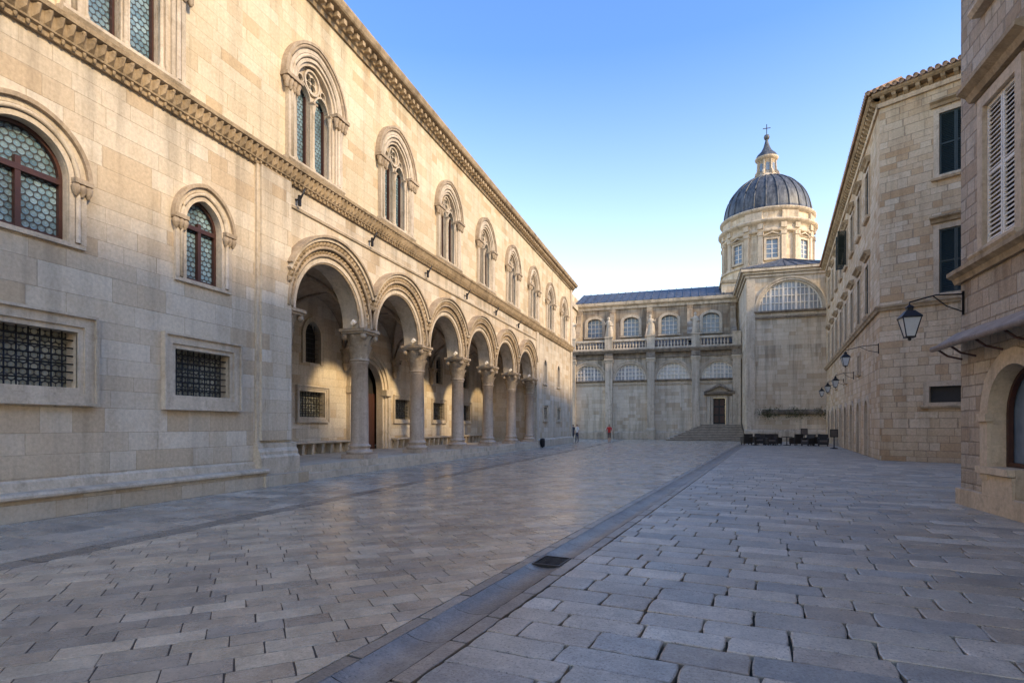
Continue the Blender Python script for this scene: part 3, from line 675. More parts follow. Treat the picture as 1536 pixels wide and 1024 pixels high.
# ================================================================== TOWNHOUSE with corner (right)
def shutter(mb, fr, s0, s1, z0, z1, d, step=.075):
    e = .055
    box(mb, fr, s0, s0 + e, d, d + .045, z0, z1); box(mb, fr, s1 - e, s1, d, d + .045, z0, z1)
    for z in (z0, (z0 + z1) / 2 - e / 2, z1 - e): box(mb, fr, s0 + e, s1 - e, d, d + .043, z, z + e)
    z = z0 + e + .02
    while z < z1 - e:
        mb.add([fr.p(s0 + e, d + .008, z + .05), fr.p(s1 - e, d + .008, z + .05), fr.p(s1 - e, d + .04, z), fr.p(s0 + e, d + .04, z), fr.p(s0 + e, d + .002, z + .042), fr.p(s1 - e, d + .002, z + .042), fr.p(s1 - e, d + .034, z - .008), fr.p(s0 + e, d + .034, z - .008)],
               [(0, 1, 2, 3), (4, 5, 6, 7), (2, 3, 7, 6)])
        z += step
def winfr(mb, fr, s0, s1, z0, z1, w=.16, d=.07):
    band(mb, fr, rect(s0, s1, z0, z1), rect(s0 - w, s1 + w, z0 - w * .8, z1 + w), -.02, d, True)
    prof(mb, fr, s0 - w - .08, s1 + w + .08, [(0, z0 - w - .02), (d + .07, z0 - w - .02), (d + .13, z0 - w + .06), (d + .13, z0 - w + .1), (0, z0 - w + .1)])
def hood(mb, fr, s0, s1, z): prof(mb, fr, s0, s1, [(0, z), (.1, z), (.16, z + .1), (.3, z + .18), (.3, z + .26), (0, z + .32)])
a = Thing('sun_blocking_townhouse')
A0 = Vector((8.2, 30.1)); SD = Vector((.127, .992)).normalized(); FD = Vector((.858, -.514)).normalized()
S = Fr(A0, SD, (-SD.y, SD.x)); Q = Fr(A0, FD, (FD.y, -FD.x)); H = 16.75; LS = 31.0; LQ = 9.0
aw_ = a('walls', 'house'); at = a('trim', 'house_trim'); ac = a('cornices', 'trim_w'); ag = a('shutters', 'green'); ap = a('panes', 'pane'); ad = a('dark_openings', 'dark')
hs = []; hq = []
for i, sc in enumerate([3.7, 7.0, 10.3, 13.7, 17.0, 20.4, 23.8, 27.2]):
    for (z0, z1) in ((7.35, 9.9), (12.4, 14.7)):
        s0, s1 = sc - .55, sc + .55; hs.append(rect(s0, s1, z0, z1)); fan(ap, S, rect(s0, s1, z0, z1), -.25); winfr(at, S, s0, s1, z0, z1); hood(ac, S, s0 - .25, s1 + .25, z1 + .35)
        if (i, z0) == (3, 12.4):
            for o, w in ((s0, -1), (s1, 1)):
                fr2 = Fr(S.p(o, .08, 0), (S.dn.x + .25 * w * S.ds.x, S.dn.y + .25 * w * S.ds.y), (S.ds.x, S.ds.y)); shutter(ag, fr2, 0, .52, z0, z1, 0)
        else: shutter(ag, S, s0 + .01, sc - .01, z0 + .01, z1 - .01, -.06); shutter(ag, S, sc + .01, s1 - .01, z0 + .01, z1 - .01, -.06)
    ho = aopen(sc + .2, .05, 2.3, .62, 0, 14); hs.append(ho); fan(ad, S, ho, -.4); aband(at, S, sc + .2, .05, 2.3, .623, .86, -.02, .08, 0, 14)
    if i % 2: ho = rect(sc - .4, sc + .4, 4.6, 5.6); hs.append(ho); fan(ap, S, ho, -.3); winfr(at, S, sc - .4, sc + .4, 4.6, 5.6)
plate(aw_, S, rect(0, LS, 0, H), hs, 0, .3, at)
for (z0, z1) in ((7.3, 10.05), (12.4, 15.05)):
    s0, s1 = 2.25, 3.4; hq.append(rect(s0, s1, z0, z1)); fan(ad, Q, rect(s0, s1, z0, z1), -.25); winfr(at, Q, s0, s1, z0, z1, .2); hood(ac, Q, s0 - .3, s1 + .3, z1 + .3)
    shutter(ag, Q, s0 + .01, s0 + .57, z0 + .01, z1 - .01, -.05); shutter(ag, Q, s0 + .58, s1 - .01, z0 + .01, z1 - .01, -.05)
    s0, s1 = 6.0, 7.15; hq.append(rect(s0, s1, z0, z1)); fan(ad, Q, rect(s0, s1, z0, z1), -.25); winfr(at, Q, s0, s1, z0, z1, .2); shutter(ag, Q, s0 + .01, s1 - .01, z0 + .01, z1 - .01, -.05)
hq.append(rect(1.9, 3.05, 2.6, 3.3)); fan(ad, Q, hq[-1], -.2); winfr(at, Q, 1.9, 3.05, 2.6, 3.3, .22)
plate(aw_, Q, rect(0, LQ, 0, H), hq, 0, .3, at)
P1 = S.p(LS, 0, 0); P2 = Q.p(LQ, 0, 0); P3 = Vector((21, 60, 0)); up = Vector((0, 0, H))
aw_.add([P1, P3, P3 + up, P1 + up], [(0, 1, 2, 3)]); aw_.add([P2, P3, P3 + up, P2 + up], [(0, 1, 2, 3)])
for fr, L in ((S, LS), (Q, LQ)):
    prof(ac, fr, -.05, L, [(0, 6.85), (.1, 6.85), (.14, 6.95), (.2, 7.0), (.2, 7.08), (0, 7.12)])
    prof(at, fr, -.1, L, [(0, 16.2), (.1, 16.2), (.14, 16.32), (.12, 16.4), (0, 16.4)])
    prof(ac, fr, -.2, L, [(-.1, 16.62), (.36, 16.62), (.46, 16.7), (.46, 16.8), (-.1, 16.82)])
    s = .1
    while s < L: prof(ac, fr, s, s + .16, [(0, 16.38), (.12, 16.38), (.3, 16.5), (.34, 16.62), (0, 16.62)]); s += .45
    s = -.3
    while s < L:
        tube(a('roof_tiles', 'tile'), [fr.p(s, .6, 16.84), fr.p(s, -.8, 17.25)], .1, 7); s += .26
RC = [S.p(-.2, .5, 16.83), S.p(LS, .5, 16.83), P3 + Vector((.3, 0, 16.83)), Q.p(LQ, .5, 16.83)]
a('roof', 'tile').add(RC + [Vector((15, 33, 18.9)), Vector((16.5, 53, 18.9))], [(0, 1, 5, 4), (1, 2, 5), (2, 3, 4, 5), (3, 0, 4)])
for q in (6, 24):
    c = S.p(q, -1.6, 0); fc = Fr(c, SD, (-SD.y, SD.x)); box(at, fc, -.4, .4, -.3, .3, 16.5, 18.6); box(at, fc, -.5, .5, -.4, .4, 18.6, 18.75)
a.done()

# ================================================================== near right house with shop
b = Thing('sun_blocking_townhouse')
B = Fr((5.22, 0, 0), (0, 1), (-1, 0)); HB = 15.2; bw = b('walls', 'house2'); bt = b('trim', 'house_trim'); bc = b('cornices', 'trim_w'); bs = b('white_shutters', 'white'); bd = b('dark_openings', 'dark'); bi = b('shop_frame', 'frame')
hs = []
for sc in (12.2, 8.2, 4.2, .2):
    for (z0, z1) in ((4.95, 7.55), (9.6, 12.0)):
        s0, s1 = sc - .56, sc + .56; hs.append(rect(s0, s1, z0, z1)); fan(bd, B, rect(s0, s1, z0, z1), -.2); winfr(bt, B, s0, s1, z0, z1, .2, .08); hood(bc, B, s0 - .5, s1 + .5, z1 + .32)
        shutter(bs, B, s0 + .01, sc - .008, z0 + .01, z1 - .01, -.04, .085); shutter(bs, B, sc + .008, s1 - .01, z0 + .01, z1 - .01, -.04, .085)
for sc in (11.75, 6.5):
    ho = [(sc + .85, .85)] + arc(sc, 1.8, .85, 0, 20) + [(sc - .85, .05), (sc + .02, .05), (sc + .02, .85)]
    hs.append(ho); fan(b('shop_glass', 'pane'), B, ho, -.32)
    aband(bi, B, sc, .85, 1.8, .78, .846, -.3, -.22, 0, 20); box(bi, B, sc - .03, sc + .03, -.3, -.2, .05, 2.6); box(bi, B, sc + .03, sc + .8, -.3, -.22, .86, .93); box(bi, B, sc - .8, sc - .03, -.3, -.22, .05, .55)
    band(bt, B, [(sc + .853, .6)] + arc(sc, 1.8, .853, 0, 20) + [(sc - .853, .05)], [(sc + 1.13, .6)] + arc(sc, 1.8, 1.13, 0, 20) + [(sc - 1.13, .05)], -.02, .07)
    box(bt, B, sc + .04, sc + 1.2, -.05, .12, .72, .845); box(bt, B, sc + .8, sc + 1.15, 0, .12, 1.68, 1.82)
    box(bt, B, sc + .04, sc + 1.1, -.0, .05, .1, .7)
plate(bw, B, rect(-9, 13.85, 0, HB), hs, 0, .33, bt)
bw.add([B.p(13.85, 0, 0), B.p(13.85, -9, 0), B.p(13.85, -9, HB), B.p(13.85, 0, HB)], [(0, 1, 2, 3)])
bw.add([B.p(-9, 0, 0), B.p(-9, -9, 0), B.p(-9, -9, HB), B.p(-9, 0, HB)], [(0, 1, 2, 3)])
bw.add([B.p(13.85, -9, 0), B.p(-9, -9, 0), B.p(-9, -9, HB), B.p(13.85, -9, HB)], [(0, 1, 2, 3)])
b('roof', 'tile').add([B.p(14.1, .4, HB), B.p(-9.2, .4, HB), B.p(-9.2, -9.3, HB), B.p(14.1, -9.3, HB), B.p(11, -4.5, HB + 2), B.p(-6, -4.5, HB + 2)], [(0, 1, 5, 4), (1, 2, 5), (2, 3, 4, 5), (3, 0, 4), (0, 1, 2, 3)])
prof(bc, B, -9, 14.0, [(-.1, 4.5), (.06, 4.5), (.1, 4.6), (.2, 4.66), (.2, 4.74), (-.1, 4.78)])
prof(bt, B, -9, 13.95, [(0, 0), (.06, 0), (.06, .32), (0, .34)])
cn = b('shop_canopy', 'awn')
prof(cn, B, 9.9, 13.95, [(0, 3.48), (.05, 3.5), (.45, 3.22), (.45, 3.17), (0, 3.42)])
tube(cn, [B.p(9.9, .46, 3.18), B.p(13.97, .46, 3.18)], .055, 10)
for q in (10.2, 11.2, 12.2, 13.2, 13.8): tube(bi, [B.p(q, .0, 2.95), B.p(q, .25, 3.02), B.p(q, .42, 3.16)], .022, 6)
b.done()

k = Thing('sun_blocking_townhouse')  # unseen house, added and made tall to block sun through the street gap
HK = 21.0
K = Fr((17, 0, 0), (0, 1), (-1, 0)); kw = k('walls', 'house'); kt = k('trim', 'house_trim'); kg = k('shutters', 'green'); hs = []
for sc in (8, 12, 16, 20):
    for (z0, z1) in ((4.5, 6.5), (8.5, 10.5), (12.3, 14.2), (16.3, 18.2)):
        hs.append(rect(sc - .5, sc + .5, z0, z1)); winfr(kt, K, sc - .5, sc + .5, z0, z1); shutter(kg, K, sc - .49, sc - .01, z0, z1, -.06); shutter(kg, K, sc + .01, sc + .49, z0, z1, -.06)
plate(kw, K, rect(2, 23.0, 0, HK), hs, 0, .3, kt)
kw.add([K.p(23, 0, 0), K.p(23, -9, 0), K.p(23, -9, HK), K.p(23, 0, HK)], [(0, 1, 2, 3)]); kw.add([K.p(2, 0, 0), K.p(2, -9, 0), K.p(2, -9, HK), K.p(2, 0, HK)], [(0, 1, 2, 3)])
kw.add([K.p(2, -9, 0), K.p(23, -9, 0), K.p(23, -9, HK), K.p(2, -9, HK)], [(0, 1, 2, 3)])
k('roof', 'tile').add([K.p(1.7, .4, HK), K.p(23.3, .4, HK), K.p(23.3, -9.4, HK), K.p(1.7, -9.4, HK), K.p(5, -4.5, HK + 2), K.p(20, -4.5, HK + 2)], [(0, 1, 5, 4), (1, 2, 5), (2, 3, 4, 5), (3, 0, 4)])
k.done()

# ================================================================== GROUND
mb = MB(); mb.add([(-1500, -1500, -.045), (1500, -1500, -.045), (1500, 1500, -.045), (-1500, 1500, -.045)], [(0, 1, 2, 3)]); mb.build('ground', M['joint'])
def clip(poly, nx, ny, c):
    out = []; n = len(poly)
    for i in range(n):
        p, q = poly[i], poly[(i + 1) % n]; a_ = nx * p[0] + ny * p[1] - c; b_ = nx * q[0] + ny * q[1] - c
        if a_ <= 0: out.append(p)
        if a_ * b_ < 0:
            t = a_ / (a_ - b_); out.append((p[0] + (q[0] - p[0]) * t, p[1] + (q[1] - p[1]) * t))
    return out
def inset(poly, g):
    n = len(poly); res = list(poly)
    for i in range(n):
        p, q = poly[i], poly[(i + 1) % n]; ex, ey = q[0] - p[0], q[1] - p[1]; l = math.hypot(ex, ey)
        if l < 1e-5: continue
        nx, ny = ey / l, -ex / l
        res = clip(res, nx, ny, nx * p[0] + ny * p[1] - g)
        if len(res) < 3: return []
    return res
def area(p): return .5 * sum(p[i][0] * p[(i + 1) % len(p)][1] - p[(i + 1) % len(p)][0] * p[i][1] for i in range(len(p)))
def lay(mb, poly, gap, rnd, col, hj=.004, bev=.012, wob=.006, near=12, pull0=.008):
    if len(poly) < 3: return
    if area(poly) < 0: poly = poly[::-1]
    p = inset(poly, gap / 2)
    if len(p) < 3 or area(p) < .003: return
    cx = sum(q[0] for q in p) / len(p); cy = sum(q[1] for q in p) / len(p); dist = math.hypot(cx, cy)
    if dist < near:
        q = []
        for i in range(len(p)):
            u, v = p[i], p[(i + 1) % len(p)]; L = math.hypot(v[0] - u[0], v[1] - u[1]); m = max(1, int(L / .09))
            for k_ in range(m):
                t = k_ / m; ox, oy = (rnd.gauss(0, wob * .5), rnd.gauss(0, wob * .5))
                pull = pull0 if k_ == 0 else 0
                x = u[0] + (v[0] - u[0]) * t + ox; y = u[1] + (v[1] - u[1]) * t + oy
                q.append((x + (cx - x) * pull / .3, y + (cy - y) * pull / .3))
        p = q
    z = rnd.uniform(-hj, hj); tx, ty = rnd.gauss(0, hj * .9), rnd.gauss(0, hj * .9); n = len(p)
    f = lambda x, y: z + (x - cx) * tx + (y - cy) * ty
    sc = []
    for x, y in p:
        d = max(.05, math.hypot(x - cx, y - cy)); t = min(.4, bev * 1.5 / d); sc.append((x + (cx - x) * t, y + (cy - y) * t))
    vs = [(x, y, -.06) for x, y in p] + [(x, y, f(x, y) - bev * .7) for x, y in p] + [(x, y, f(x, y)) for x, y in sc]
    fs = [(i, (i + 1) % n, n + (i + 1) % n, n + i) for i in range(n)] + [(n + i, n + (i + 1) % n, 2 * n + (i + 1) % n, 2 * n + i) for i in range(n)]
    mb.add(vs, fs, False, col); mb.add(vs[2 * n:], [tuple(range(n))], False, col)
def rows(mb, ang, org, xr, yr, rh, ls, planes, gap, colf, sd, hj, bev, wob, near, rvar=.12, pull0=.008):
    rnd = random.Random(sd); ca_, sa_ = math.cos(ang), math.sin(ang); y = yr[0]
    while y < yr[1]:
        h = rh * rnd.uniform(1 - rvar, 1 + rvar); x = xr[0] + rnd.uniform(-.8, 0)
        while x < xr[1]:
            L = rnd.uniform(*ls); j = .006
            quad = [(x + rnd.uniform(-j, j), y), (x + L, y), (x + L, y + h), (x + rnd.uniform(-j, j), y + h)]
            poly = [(org[0] + ca_ * a_ - sa_ * b_, org[1] + sa_ * a_ + ca_ * b_) for a_, b_ in quad]
            cxm = sum(q[0] for q in poly) / 4; cym = sum(q[1] for q in poly) / 4
            if all(nx * cxm + ny * cym < c + 1.2 for nx, ny, c in planes):
                for nx, ny, c in planes:
                    poly = clip(poly, nx, ny, c)
                    if len(poly) < 3: break
                if len(poly) >= 3: lay(mb, poly, gap, rnd, colf(rnd, cxm, cym), hj, bev, wob, near, pull0)
            x += L
        y += h
CP = Vector((-1.66, 6.21)); CD = Vector((.1334, 1.0926)).normalized(); CN = Vector((CD.y, -CD.x))
cdot = CN.dot(CP)
def jit(c, r, v=.12, w=.03):
    k_ = r.uniform(1 - v, 1 + v); q = r.uniform(-w, w); return (max(.02, c[0] * k_ * (1 + q)), c[1] * k_, max(.02, c[2] * k_ * (1 - q)))
def col_right(r, x, y):
    c = r.choice([(.46, .405, .32), (.40, .365, .30), (.48, .415, .315), (.36, .335, .285), (.55, .485, .38), (.41, .345, .26)]); return jit(c, r, .18)
def col_left(r, x, y):
    c = r.choice([(.56, .46, .32), (.51, .415, .295), (.60, .50, .355), (.45, .375, .275), (.40, .34, .26)]); return jit(c, r, .12)
def col_strip(r, x, y):
    c = r.choice([(.38, .345, .285), (.32, .295, .25), (.49, .44, .355), (.42, .375, .30)]); return jit(c, r, .2)
def col_dark(r, x, y): return jit((.21, .19, .16), r, .2)
ang = math.atan2(CN.y, CN.x)
mbr = MB()
rows(mbr, ang, (CP.x, CP.y), (.36, 17), (-13, 60), .35, (.40, .92), [(-CN.x, -CN.y, -(cdot + .36)), (1, 0, 16), (0, -1, 8), (0, 1, 67)], .012, col_right, 3, .0035, .0075, .009, 16, .2, .009)
mbr.build('stone_paving', M['pave_r'])
mbl = MB()
rows(mbl, D2R(43), (0, 6), (-60, 60), (-60, 60), .235, (.36, .56), [(CN.x, CN.y, cdot - .30), (-1, 0, 7.28), (0, -1, 8), (0, 1, 67)], .009, col_left, 5, .0010, .003, .0015, 8, .02, .002)
mbl.build('stone_paving', M['pave_l'])
q0 = CP + CD * -14 + CN * -.31; q1 = CP + CD * 60 + CN * -.31
mb = MB(); mb.add([(-7.3, q0.y, -.0065), (q0.x, q0.y, -.0065), (q1.x, q1.y, -.0065), (-7.3, q1.y, -.0065)], [(0, 1, 2, 3)]); mb.add([(-11.2, -8, -.010), (-7.31, -8, -.010), (-7.31, 67, -.010), (-11.2, 67, -.010)], [(0, 1, 2, 3)]); mb.build('paving_mortar', M['mortar'])
mbs = MB()
rows(mbs, 0, (0, 0), (-11.4, -7.6), (-8, 67), .52, (.6, 1.15), [(1, 0, -7.66), (-1, 0, 11.3)], .010, col_strip, 6, .002, .004, .003, 16)
rows(mbs, math.pi / 2, (0, 0), (-8, 67), (7.29, 7.64), .35, (.7, 1.2), [], .008, col_dark, 7, .002, .004, .003, 14, 0)
rows(mbs, 0, (0, 0), (-40, -11.2), (53.2, 67), .6, (.6, 1.15), [], .008, col_strip, 8, .002, .004, .003, 10)
mbs.build('stone_paving', M['pave_l'])
ch = Thing('drainage_channel'); rnd = random.Random(9)
mbq = MB()
def seg_poly(l0, l1, o0, o1):
    pt = lambda l, o: tuple(CP + CD * l + CN * o); return [pt(l0, o0), pt(l1, o0), pt(l1, o1), pt(l0, o1)]
l = -14.0
while l < 60:
    L = rnd.uniform(.55, .95); lay(mbq, seg_poly(l, l + L, -.30, -.17), .008, rnd, jit((.29, .255, .205), rnd, .2), .002, .005, .004, 10); l += L
l = -14.0
while l < 60:
    L = rnd.uniform(.5, .9); lay(mbq, seg_poly(l, l + L, .21, .355), .008, rnd, jit((.33, .275, .21), rnd, .2), .003, .006, .005, 12); l += L
l = -14.0
while l < 60:
    L = rnd.uniform(.6, .85)
    c = jit((.22, .20, .17), rnd, .25); vs = []
    for e in (l + .003, l + L / 2, l + L - .003):
        for i in range(11):
            q = -1 + 2 * i / 10; o = .02 + .188 * q; p = CP + CD * e + CN * o; vs.append((p.x, p.y, -.036 * (1 - q * q) - .002 + rnd.gauss(0, .0006)))
    mbq.add(vs, [(k_ * 11 + i, k_ * 11 + i + 1, (k_ + 1) * 11 + i + 1, (k_ + 1) * 11 + i) for k_ in range(2) for i in range(10)], True, c); l += L
ch.parts[('channel_stones', 'pave_r')] = mbq
ch.done()
gr = Thing('drain_grate'); gp = CP + CD * .35 + CN * .02; Gf = Fr((gp.x, gp.y, -.02), (CD.x, CD.y), (CN.x, CN.y)); gi = gr('grate', 'iron')
box(gi, Gf, -.22, .22, -.17, -.15, -.02, .020); box(gi, Gf, -.22, .22, .15, .17, -.02, .020); box(gi, Gf, -.22, -.20, -.15, .15, -.02, .020); box(gi, Gf, .20, .22, -.15, .15, -.02, .020)
for i in range(7): box(gi, Gf, -.165 + i * .052, -.150 + i * .052, -.15, .15, -.018, .014)
gr.done()

# ================================================================== street objects
def lantern(pos, wall, sc=1.0):
    t = Thing('wall_lantern'); i = t('iron_frame', 'iron'); g_ = t('glass', 'lampglass'); p = Vector(pos); w = Vector(wall)
    lathe(g_, p, [(.11 * sc, -.30 * sc), (.23 * sc, .08 * sc)], 4, False, True, math.pi / 4)
    for k_ in range(4):
        a_ = math.pi / 4 + k_ * math.pi / 2; ca_, sa_ = math.cos(a_), math.sin(a_)
        tube(i, [p + Vector((.112 * ca_, .112 * sa_, -.31)) * sc, p + Vector((.234 * ca_, .234 * sa_, .08)) * sc], .012 * sc, 5)
    lathe(i, p, [(.13 * sc, -.33 * sc), (.13 * sc, -.30 * sc)], 4, False, True, math.pi / 4); lathe(i, p, [(.02 * sc, -.39 * sc), (.04 * sc, -.36 * sc), (.02 * sc, -.33 * sc)], 8)
    lathe(i, p, [(.26 * sc, .08 * sc), (.26 * sc, .11 * sc), (.11 * sc, .24 * sc), (.08 * sc, .24 * sc), (.08 * sc, .30 * sc), (.10 * sc, .31 * sc), (.02 * sc, .37 * sc)], 4, False, True, math.pi / 4)
    top = p + Vector((0, 0, .37 * sc)); dv = w - top
    tube(i, [top, top + Vector((0, 0, .06))], .012, 6)
    tube(i, [top + Vector((0, 0, .05)), top + dv * .5 + Vector((0, 0, .12)), w + Vector((0, 0, .06))], .016, 6)
    tube(i, [top + dv * .45 + Vector((0, 0, .10)), top + dv * .7 + Vector((0, 0, -.14)), w + Vector((0, 0, -.30))], .012, 6)
    tube(i, [w + Vector((0, 0, .12)), w + Vector((0, 0, -.36))], .022, 6)
    t.done()
lantern((4.27, 13.7, 3.74), (5.20, 13.7, 4.2), .98)
w = S.p(.25, .02, 5.3); q = S.p(.25, 1.35, 4.75); lantern(q, w)
for s_ in (9.6, 15.5, 21.5): lantern(S.p(s_, 1.0, 4.3), S.p(s_, .02, 4.8))

def chair(x, y, rot):
    t = Thing('cafe_armchair'); m_ = t('wicker_frame', 'wicker'); c_ = t('cushion', 'cloth'); f = Fr((x, y, 0), (math.cos(rot), math.sin(rot)), (-math.sin(rot), math.cos(rot)))
    box(m_, f, -.36, .36, -.34, .34, .12, .34); box(c_, f, -.27, .27, -.22, .33, .345, .46)
    prof(m_, f, -.36, .36, [(-.36, .34), (-.24, .34), (-.30, .92), (-.42, .92)])
    for sg in (-1, 1): prof(m_, Fr(f.p(sg * .32, 0, 0), (f.ds.x, f.ds.y), (f.dn.x, f.dn.y)), -.055, .055, [(-.3, .34), (.34, .34), (.34, .60), (-.3, .66)])
    for sx in (-.3, .3):
        for sy in (-.28, .28): box(m_, f, sx - .03, sx + .03, sy - .03, sy + .03, 0, .12)
    t.done()
def table(x, y):
    t = Thing('cafe_table'); i = t('frame', 'wicker'); lathe(i, (x, y, 0), [(.42, .66), (.43, .68), (.43, .71), (.40, .715)], 20); tube(i, [(x, y, .03), (x, y, .67)], .035, 8)
    lathe(i, (x, y, 0), [(.28, 0), (.28, .03), (.05, .06)], 16); t.done()
for x, y, r_ in ((4.2, 50.7, .3), (5.3, 51.2, 2.9), (6.5, 51.3, -.6), (7.9, 50.6, .5), (8.6, 49.6, 2.2), (9.6, 49.2, 3.0), (5.9, 49.6, 3.4), (4.9, 52.6, 1.0), (9.4, 51.5, 1.4)): chair(x, y, r_)
for x, y in ((4.8, 50.0), (7.2, 50.4), (9.1, 50.5), (5.9, 52.4)): table(x, y)
def board(x, y, rot):
    t = Thing('menu_stand'); m_ = t('stand', 'iron'); f = Fr((x, y, 0), (math.cos(rot), math.sin(rot)), (-math.sin(rot), math.cos(rot)))
    lathe(m_, (x, y, 0), [(.24, 0), (.24, .05), (.06, .09)], 14); tube(m_, [(x, y, .05), (x, y, .85)], .04, 8); box(m_, f, -.26, .26, -.04, .04, .8, 1.35); box(t('sheet', 'cloth'), f, -.22, .22, -.05, -.042, .85, 1.3); t.done()
board(9.25, 44.0, .2); board(8.9, 53.0, 0)
def bin_(x, y, k=.72):
    t = Thing('litter_bin'); m_ = t('body', 'iron'); lathe(m_, (x, y, 0), [(r_ * k, z_ * k) for r_, z_ in [(.2, .06), (.22, .1), (.24, .7), (.25, .74), (.25, .82), (.2, .9), (.05, .93)]], 18)
    for k_ in range(12):
        a_ = k_ * math.pi / 6; tube(m_, [(x + .235 * k * math.cos(a_), y + .235 * k * math.sin(a_), .1 * k), (x + .25 * k * math.cos(a_), y + .25 * k * math.sin(a_), .7 * k)], .012 * k, 4)
    tube(m_, [(x, y, 0), (x, y, .1 * k)], .1 * k, 8); t.done()
bin_(-10.62, 40.6)

# ================================================================== people
def person(name, x, y, rot, shirt, trouser, stride=.18, hair=(.03, .02, .015), short=False):
    me = bpy.data.meshes.new('skeleton'); J = {}; vs = []; es = []; rad = []
    def v(nm, p, r, par=None):
        J[nm] = len(vs); vs.append(p); rad.append(r)
        if par: es.append((J[par], J[nm]))
    v('pel', (0, 0, .95), (.155, .11)); v('waist', (0, 0, 1.1), (.135, .095), 'pel'); v('chest', (0, .01, 1.28), (.165, .11), 'waist'); v('top', (0, 0, 1.42), (.13, .085), 'chest')
    v('neck', (0, .0, 1.51), (.05, .055), 'top'); v('chin', (0, .01, 1.57), (.055, .065), 'neck'); v('head', (0, .015, 1.64), (.078, .095), 'chin'); v('crown', (0, .0, 1.71), (.065, .08), 'head')
    for sg, n_ in ((-1, 'l'), (1, 'r')):
        st = stride * sg
        v('hip' + n_, (sg * .09, 0, .88), (.095, .095), 'pel'); v('knee' + n_, (sg * .1, st * .55 + .03, .48), (.06, .065), 'hip' + n_); v('ank' + n_, (sg * .1, st, .09), (.038, .042), 'knee' + n_); v('toe' + n_, (sg * .115, st + .17, .035), (.04, .03), 'ank' + n_)
        v('sh' + n_, (sg * .185, 0, 1.41), (.062, .06), 'top'); v('el' + n_, (sg * .235, -st * .4 - .02, 1.13), (.043, .043), 'sh' + n_); v('wr' + n_, (sg * .245, -st * .9 + .06, .89), (.028, .028), 'el' + n_); v('pm' + n_, (sg * .245, -st * .95 + .08, .81), (.018, .038), 'wr' + n_)
    me.from_pydata(vs, es, []); o = bpy.data.objects.new('skeleton', me); scene.collection.objects.link(o)
    bpy.context.view_layer.objects.active = o
    m1 = o.modifiers.new('Skin', 'SKIN'); m2 = o.modifiers.new('Sub', 'SUBSURF'); m2.levels = 2
    for i, r in enumerate(rad): me.skin_vertices[0].data[i].radius = r
    me.skin_vertices[0].data[0].use_root = True
    dg = bpy.context.evaluated_depsgraph_get(); ev = bpy.data.meshes.new_from_object(o.evaluated_get(dg)); bpy.data.objects.remove(o)
    e = bpy.data.objects.new(name, None); scene.collection.objects.link(e)
    body = bpy.data.objects.new('body', ev); scene.collection.objects.link(body); body.parent = e
    mats = [plain('skin', (.45, .28, .2), .55), plain('shirt_cloth', shirt, .85), plain('trouser_cloth', trouser, .85), plain('hair', hair, .6), plain('shoe', (.03, .025, .02), .5)]
    ev.materials.clear()
    for m_ in mats: ev.materials.append(m_)
    for p in ev.polygons:
        c = p.center; p.use_smooth = True; arm = abs(c.x) > .2
        if c.z > 1.47: k_ = 3 if (c.z > 1.66 or (c.z > 1.58 and c.y < -.01)) else 0
        elif arm: k_ = 1 if c.z > 1.17 else 0
        elif c.z > .96: k_ = 1
        elif c.z > (.46 if short else .1): k_ = 2
        elif c.z > .1: k_ = 0
        else: k_ = 4
        p.material_index = k_
    hd = MB()
    for sg in (-1, 1):
        st = stride * sg; hx, hy, hz = sg * .245, -st * .95 + .085, .80
        for f_, (oy, L) in enumerate(((-.03, .065), (-.01, .08), (.01, .075), (.03, .06))): tube(hd, [(hx, hy + oy, hz), (hx - sg * .004, hy + oy, hz - L * .5), (hx - sg * .018, hy + oy + .005, hz - L)], [.009, .0085, .006], 6)
        tube(hd, [(hx, hy + .03, hz + .03), (hx - sg * .01, hy + .055, hz), (hx - sg * .015, hy + .06, hz - .03)], [.011, .01, .007], 6)
        tube(hd, [(sg * .078, .01, 1.66), (sg * .088, .005, 1.62)], [.014, .01], 6)
    tube(hd, [(0, .10, 1.655), (0, .125, 1.625), (0, .105, 1.615)], [.008, .014, .01], 6)
    hd.build('hands_ears_nose', mats[0], e)
    fc = MB()
    for sg in (-1, 1): lathe(fc, (sg * .03, .098, 1.66), [(.001, -.008), (.01, 0), (.001, .008)], 8)
    box(fc, Fr((0, .1, 1.585), (1, 0), (0, 1)), -.022, .022, -.01, .006, -.003, .003); fc.build('eyes_mouth', mats[4], e)
    e.location = (x, y, 0.0); e.rotation_euler = (0, 0, rot)
person('walking_person', -7.45, 53.0, D2R(200), (.50, .035, .03), (.12, .08, .06), .2, short=True)
person('standing_person', -10.6, 53.6, D2R(150), (.75, .73, .70), (.04, .05, .09), .06)
person('standing_person', -11.1, 54.2, D2R(60), (.05, .055, .07), (.07, .07, .08), .1)

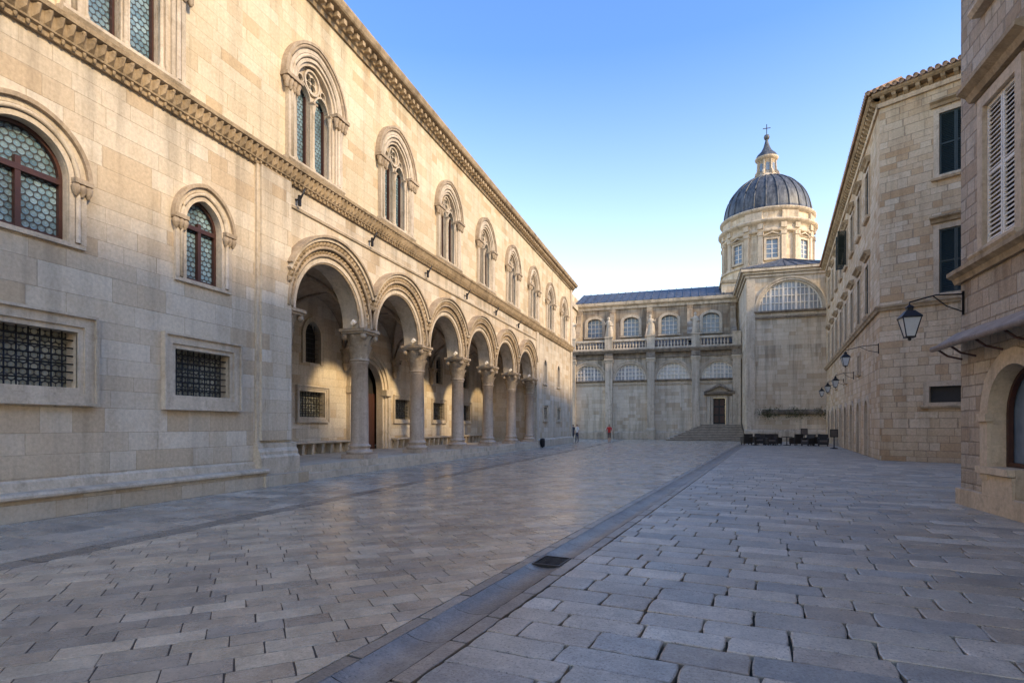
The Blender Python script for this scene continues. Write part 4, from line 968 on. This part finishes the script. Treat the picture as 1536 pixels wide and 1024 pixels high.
# ================================================================== light, sky, camera
el = 30.0; sd = Vector((.955, -.30, 0)).normalized(); el_r = D2R(el)
sun_dir = Vector((sd.x * math.cos(el_r), sd.y * math.cos(el_r), math.sin(el_r)))
wd = bpy.data.worlds.new('World'); scene.world = wd; wd.use_nodes = True; nt = wd.node_tree
bg = nt.nodes['Background']; sk = nt.nodes.new('ShaderNodeTexSky'); sk.sky_type = 'NISHITA'; sk.sun_disc = False
sk.sun_elevation = el_r; sk.sun_rotation = math.atan2(sd.x, sd.y); sk.air_density = 1.0; sk.dust_density = 0.8; sk.ozone_density = 1.2; sk.altitude = 0
tcn = nt.nodes.new('ShaderNodeTexCoord'); sx = nt.nodes.new('ShaderNodeSeparateXYZ'); nt.links.new(tcn.outputs['Generated'], sx.inputs[0])
mrn = nt.nodes.new('ShaderNodeMapRange'); nt.links.new(sx.outputs[2], mrn.inputs[0]); mrn.inputs[1].default_value = 0.05; mrn.inputs[2].default_value = 0.55
mxg = nt.nodes.new('ShaderNodeMix'); mxg.data_type = 'RGBA'; nt.links.new(mrn.outputs[0], mxg.inputs[0]); mxg.inputs[6].default_value = (5.0, 3.95, 2.95, 1); mxg.inputs[7].default_value = (1.45, 1.98, 2.85, 1)
vmn = nt.nodes.new('ShaderNodeVectorMath'); vmn.operation = 'MULTIPLY'; nt.links.new(sk.outputs[0], vmn.inputs[0]); nt.links.new(mxg.outputs[2], vmn.inputs[1])
nt.links.new(vmn.outputs[0], bg.inputs[0]); bg.inputs[1].default_value = 0.15
L = bpy.data.lights.new('sun', 'SUN'); L.energy = 4.6; L.angle = D2R(5.0); L.color = (1, .76, .44)
lo = bpy.data.objects.new('sun', L); scene.collection.objects.link(lo); lo.rotation_euler = (-sun_dir).to_track_quat('-Z', 'Y').to_euler(); lo.location = (20, -10, 30)
cam = bpy.data.cameras.new('camera'); co = bpy.data.objects.new('camera', cam); scene.collection.objects.link(co)
cam.sensor_width = 36; cam.lens = 36 * 850 / 1536; cam.shift_y = 126 / 1536; cam.clip_end = 5000; cam.clip_start = .05
co.location = (0, 0, 1.6); co.rotation_euler = (D2R(90), 0, D2R(17.74)); scene.camera = co
scene.view_settings.view_transform = 'Standard'; scene.view_settings.look = 'None'; scene.view_settings.exposure = 0
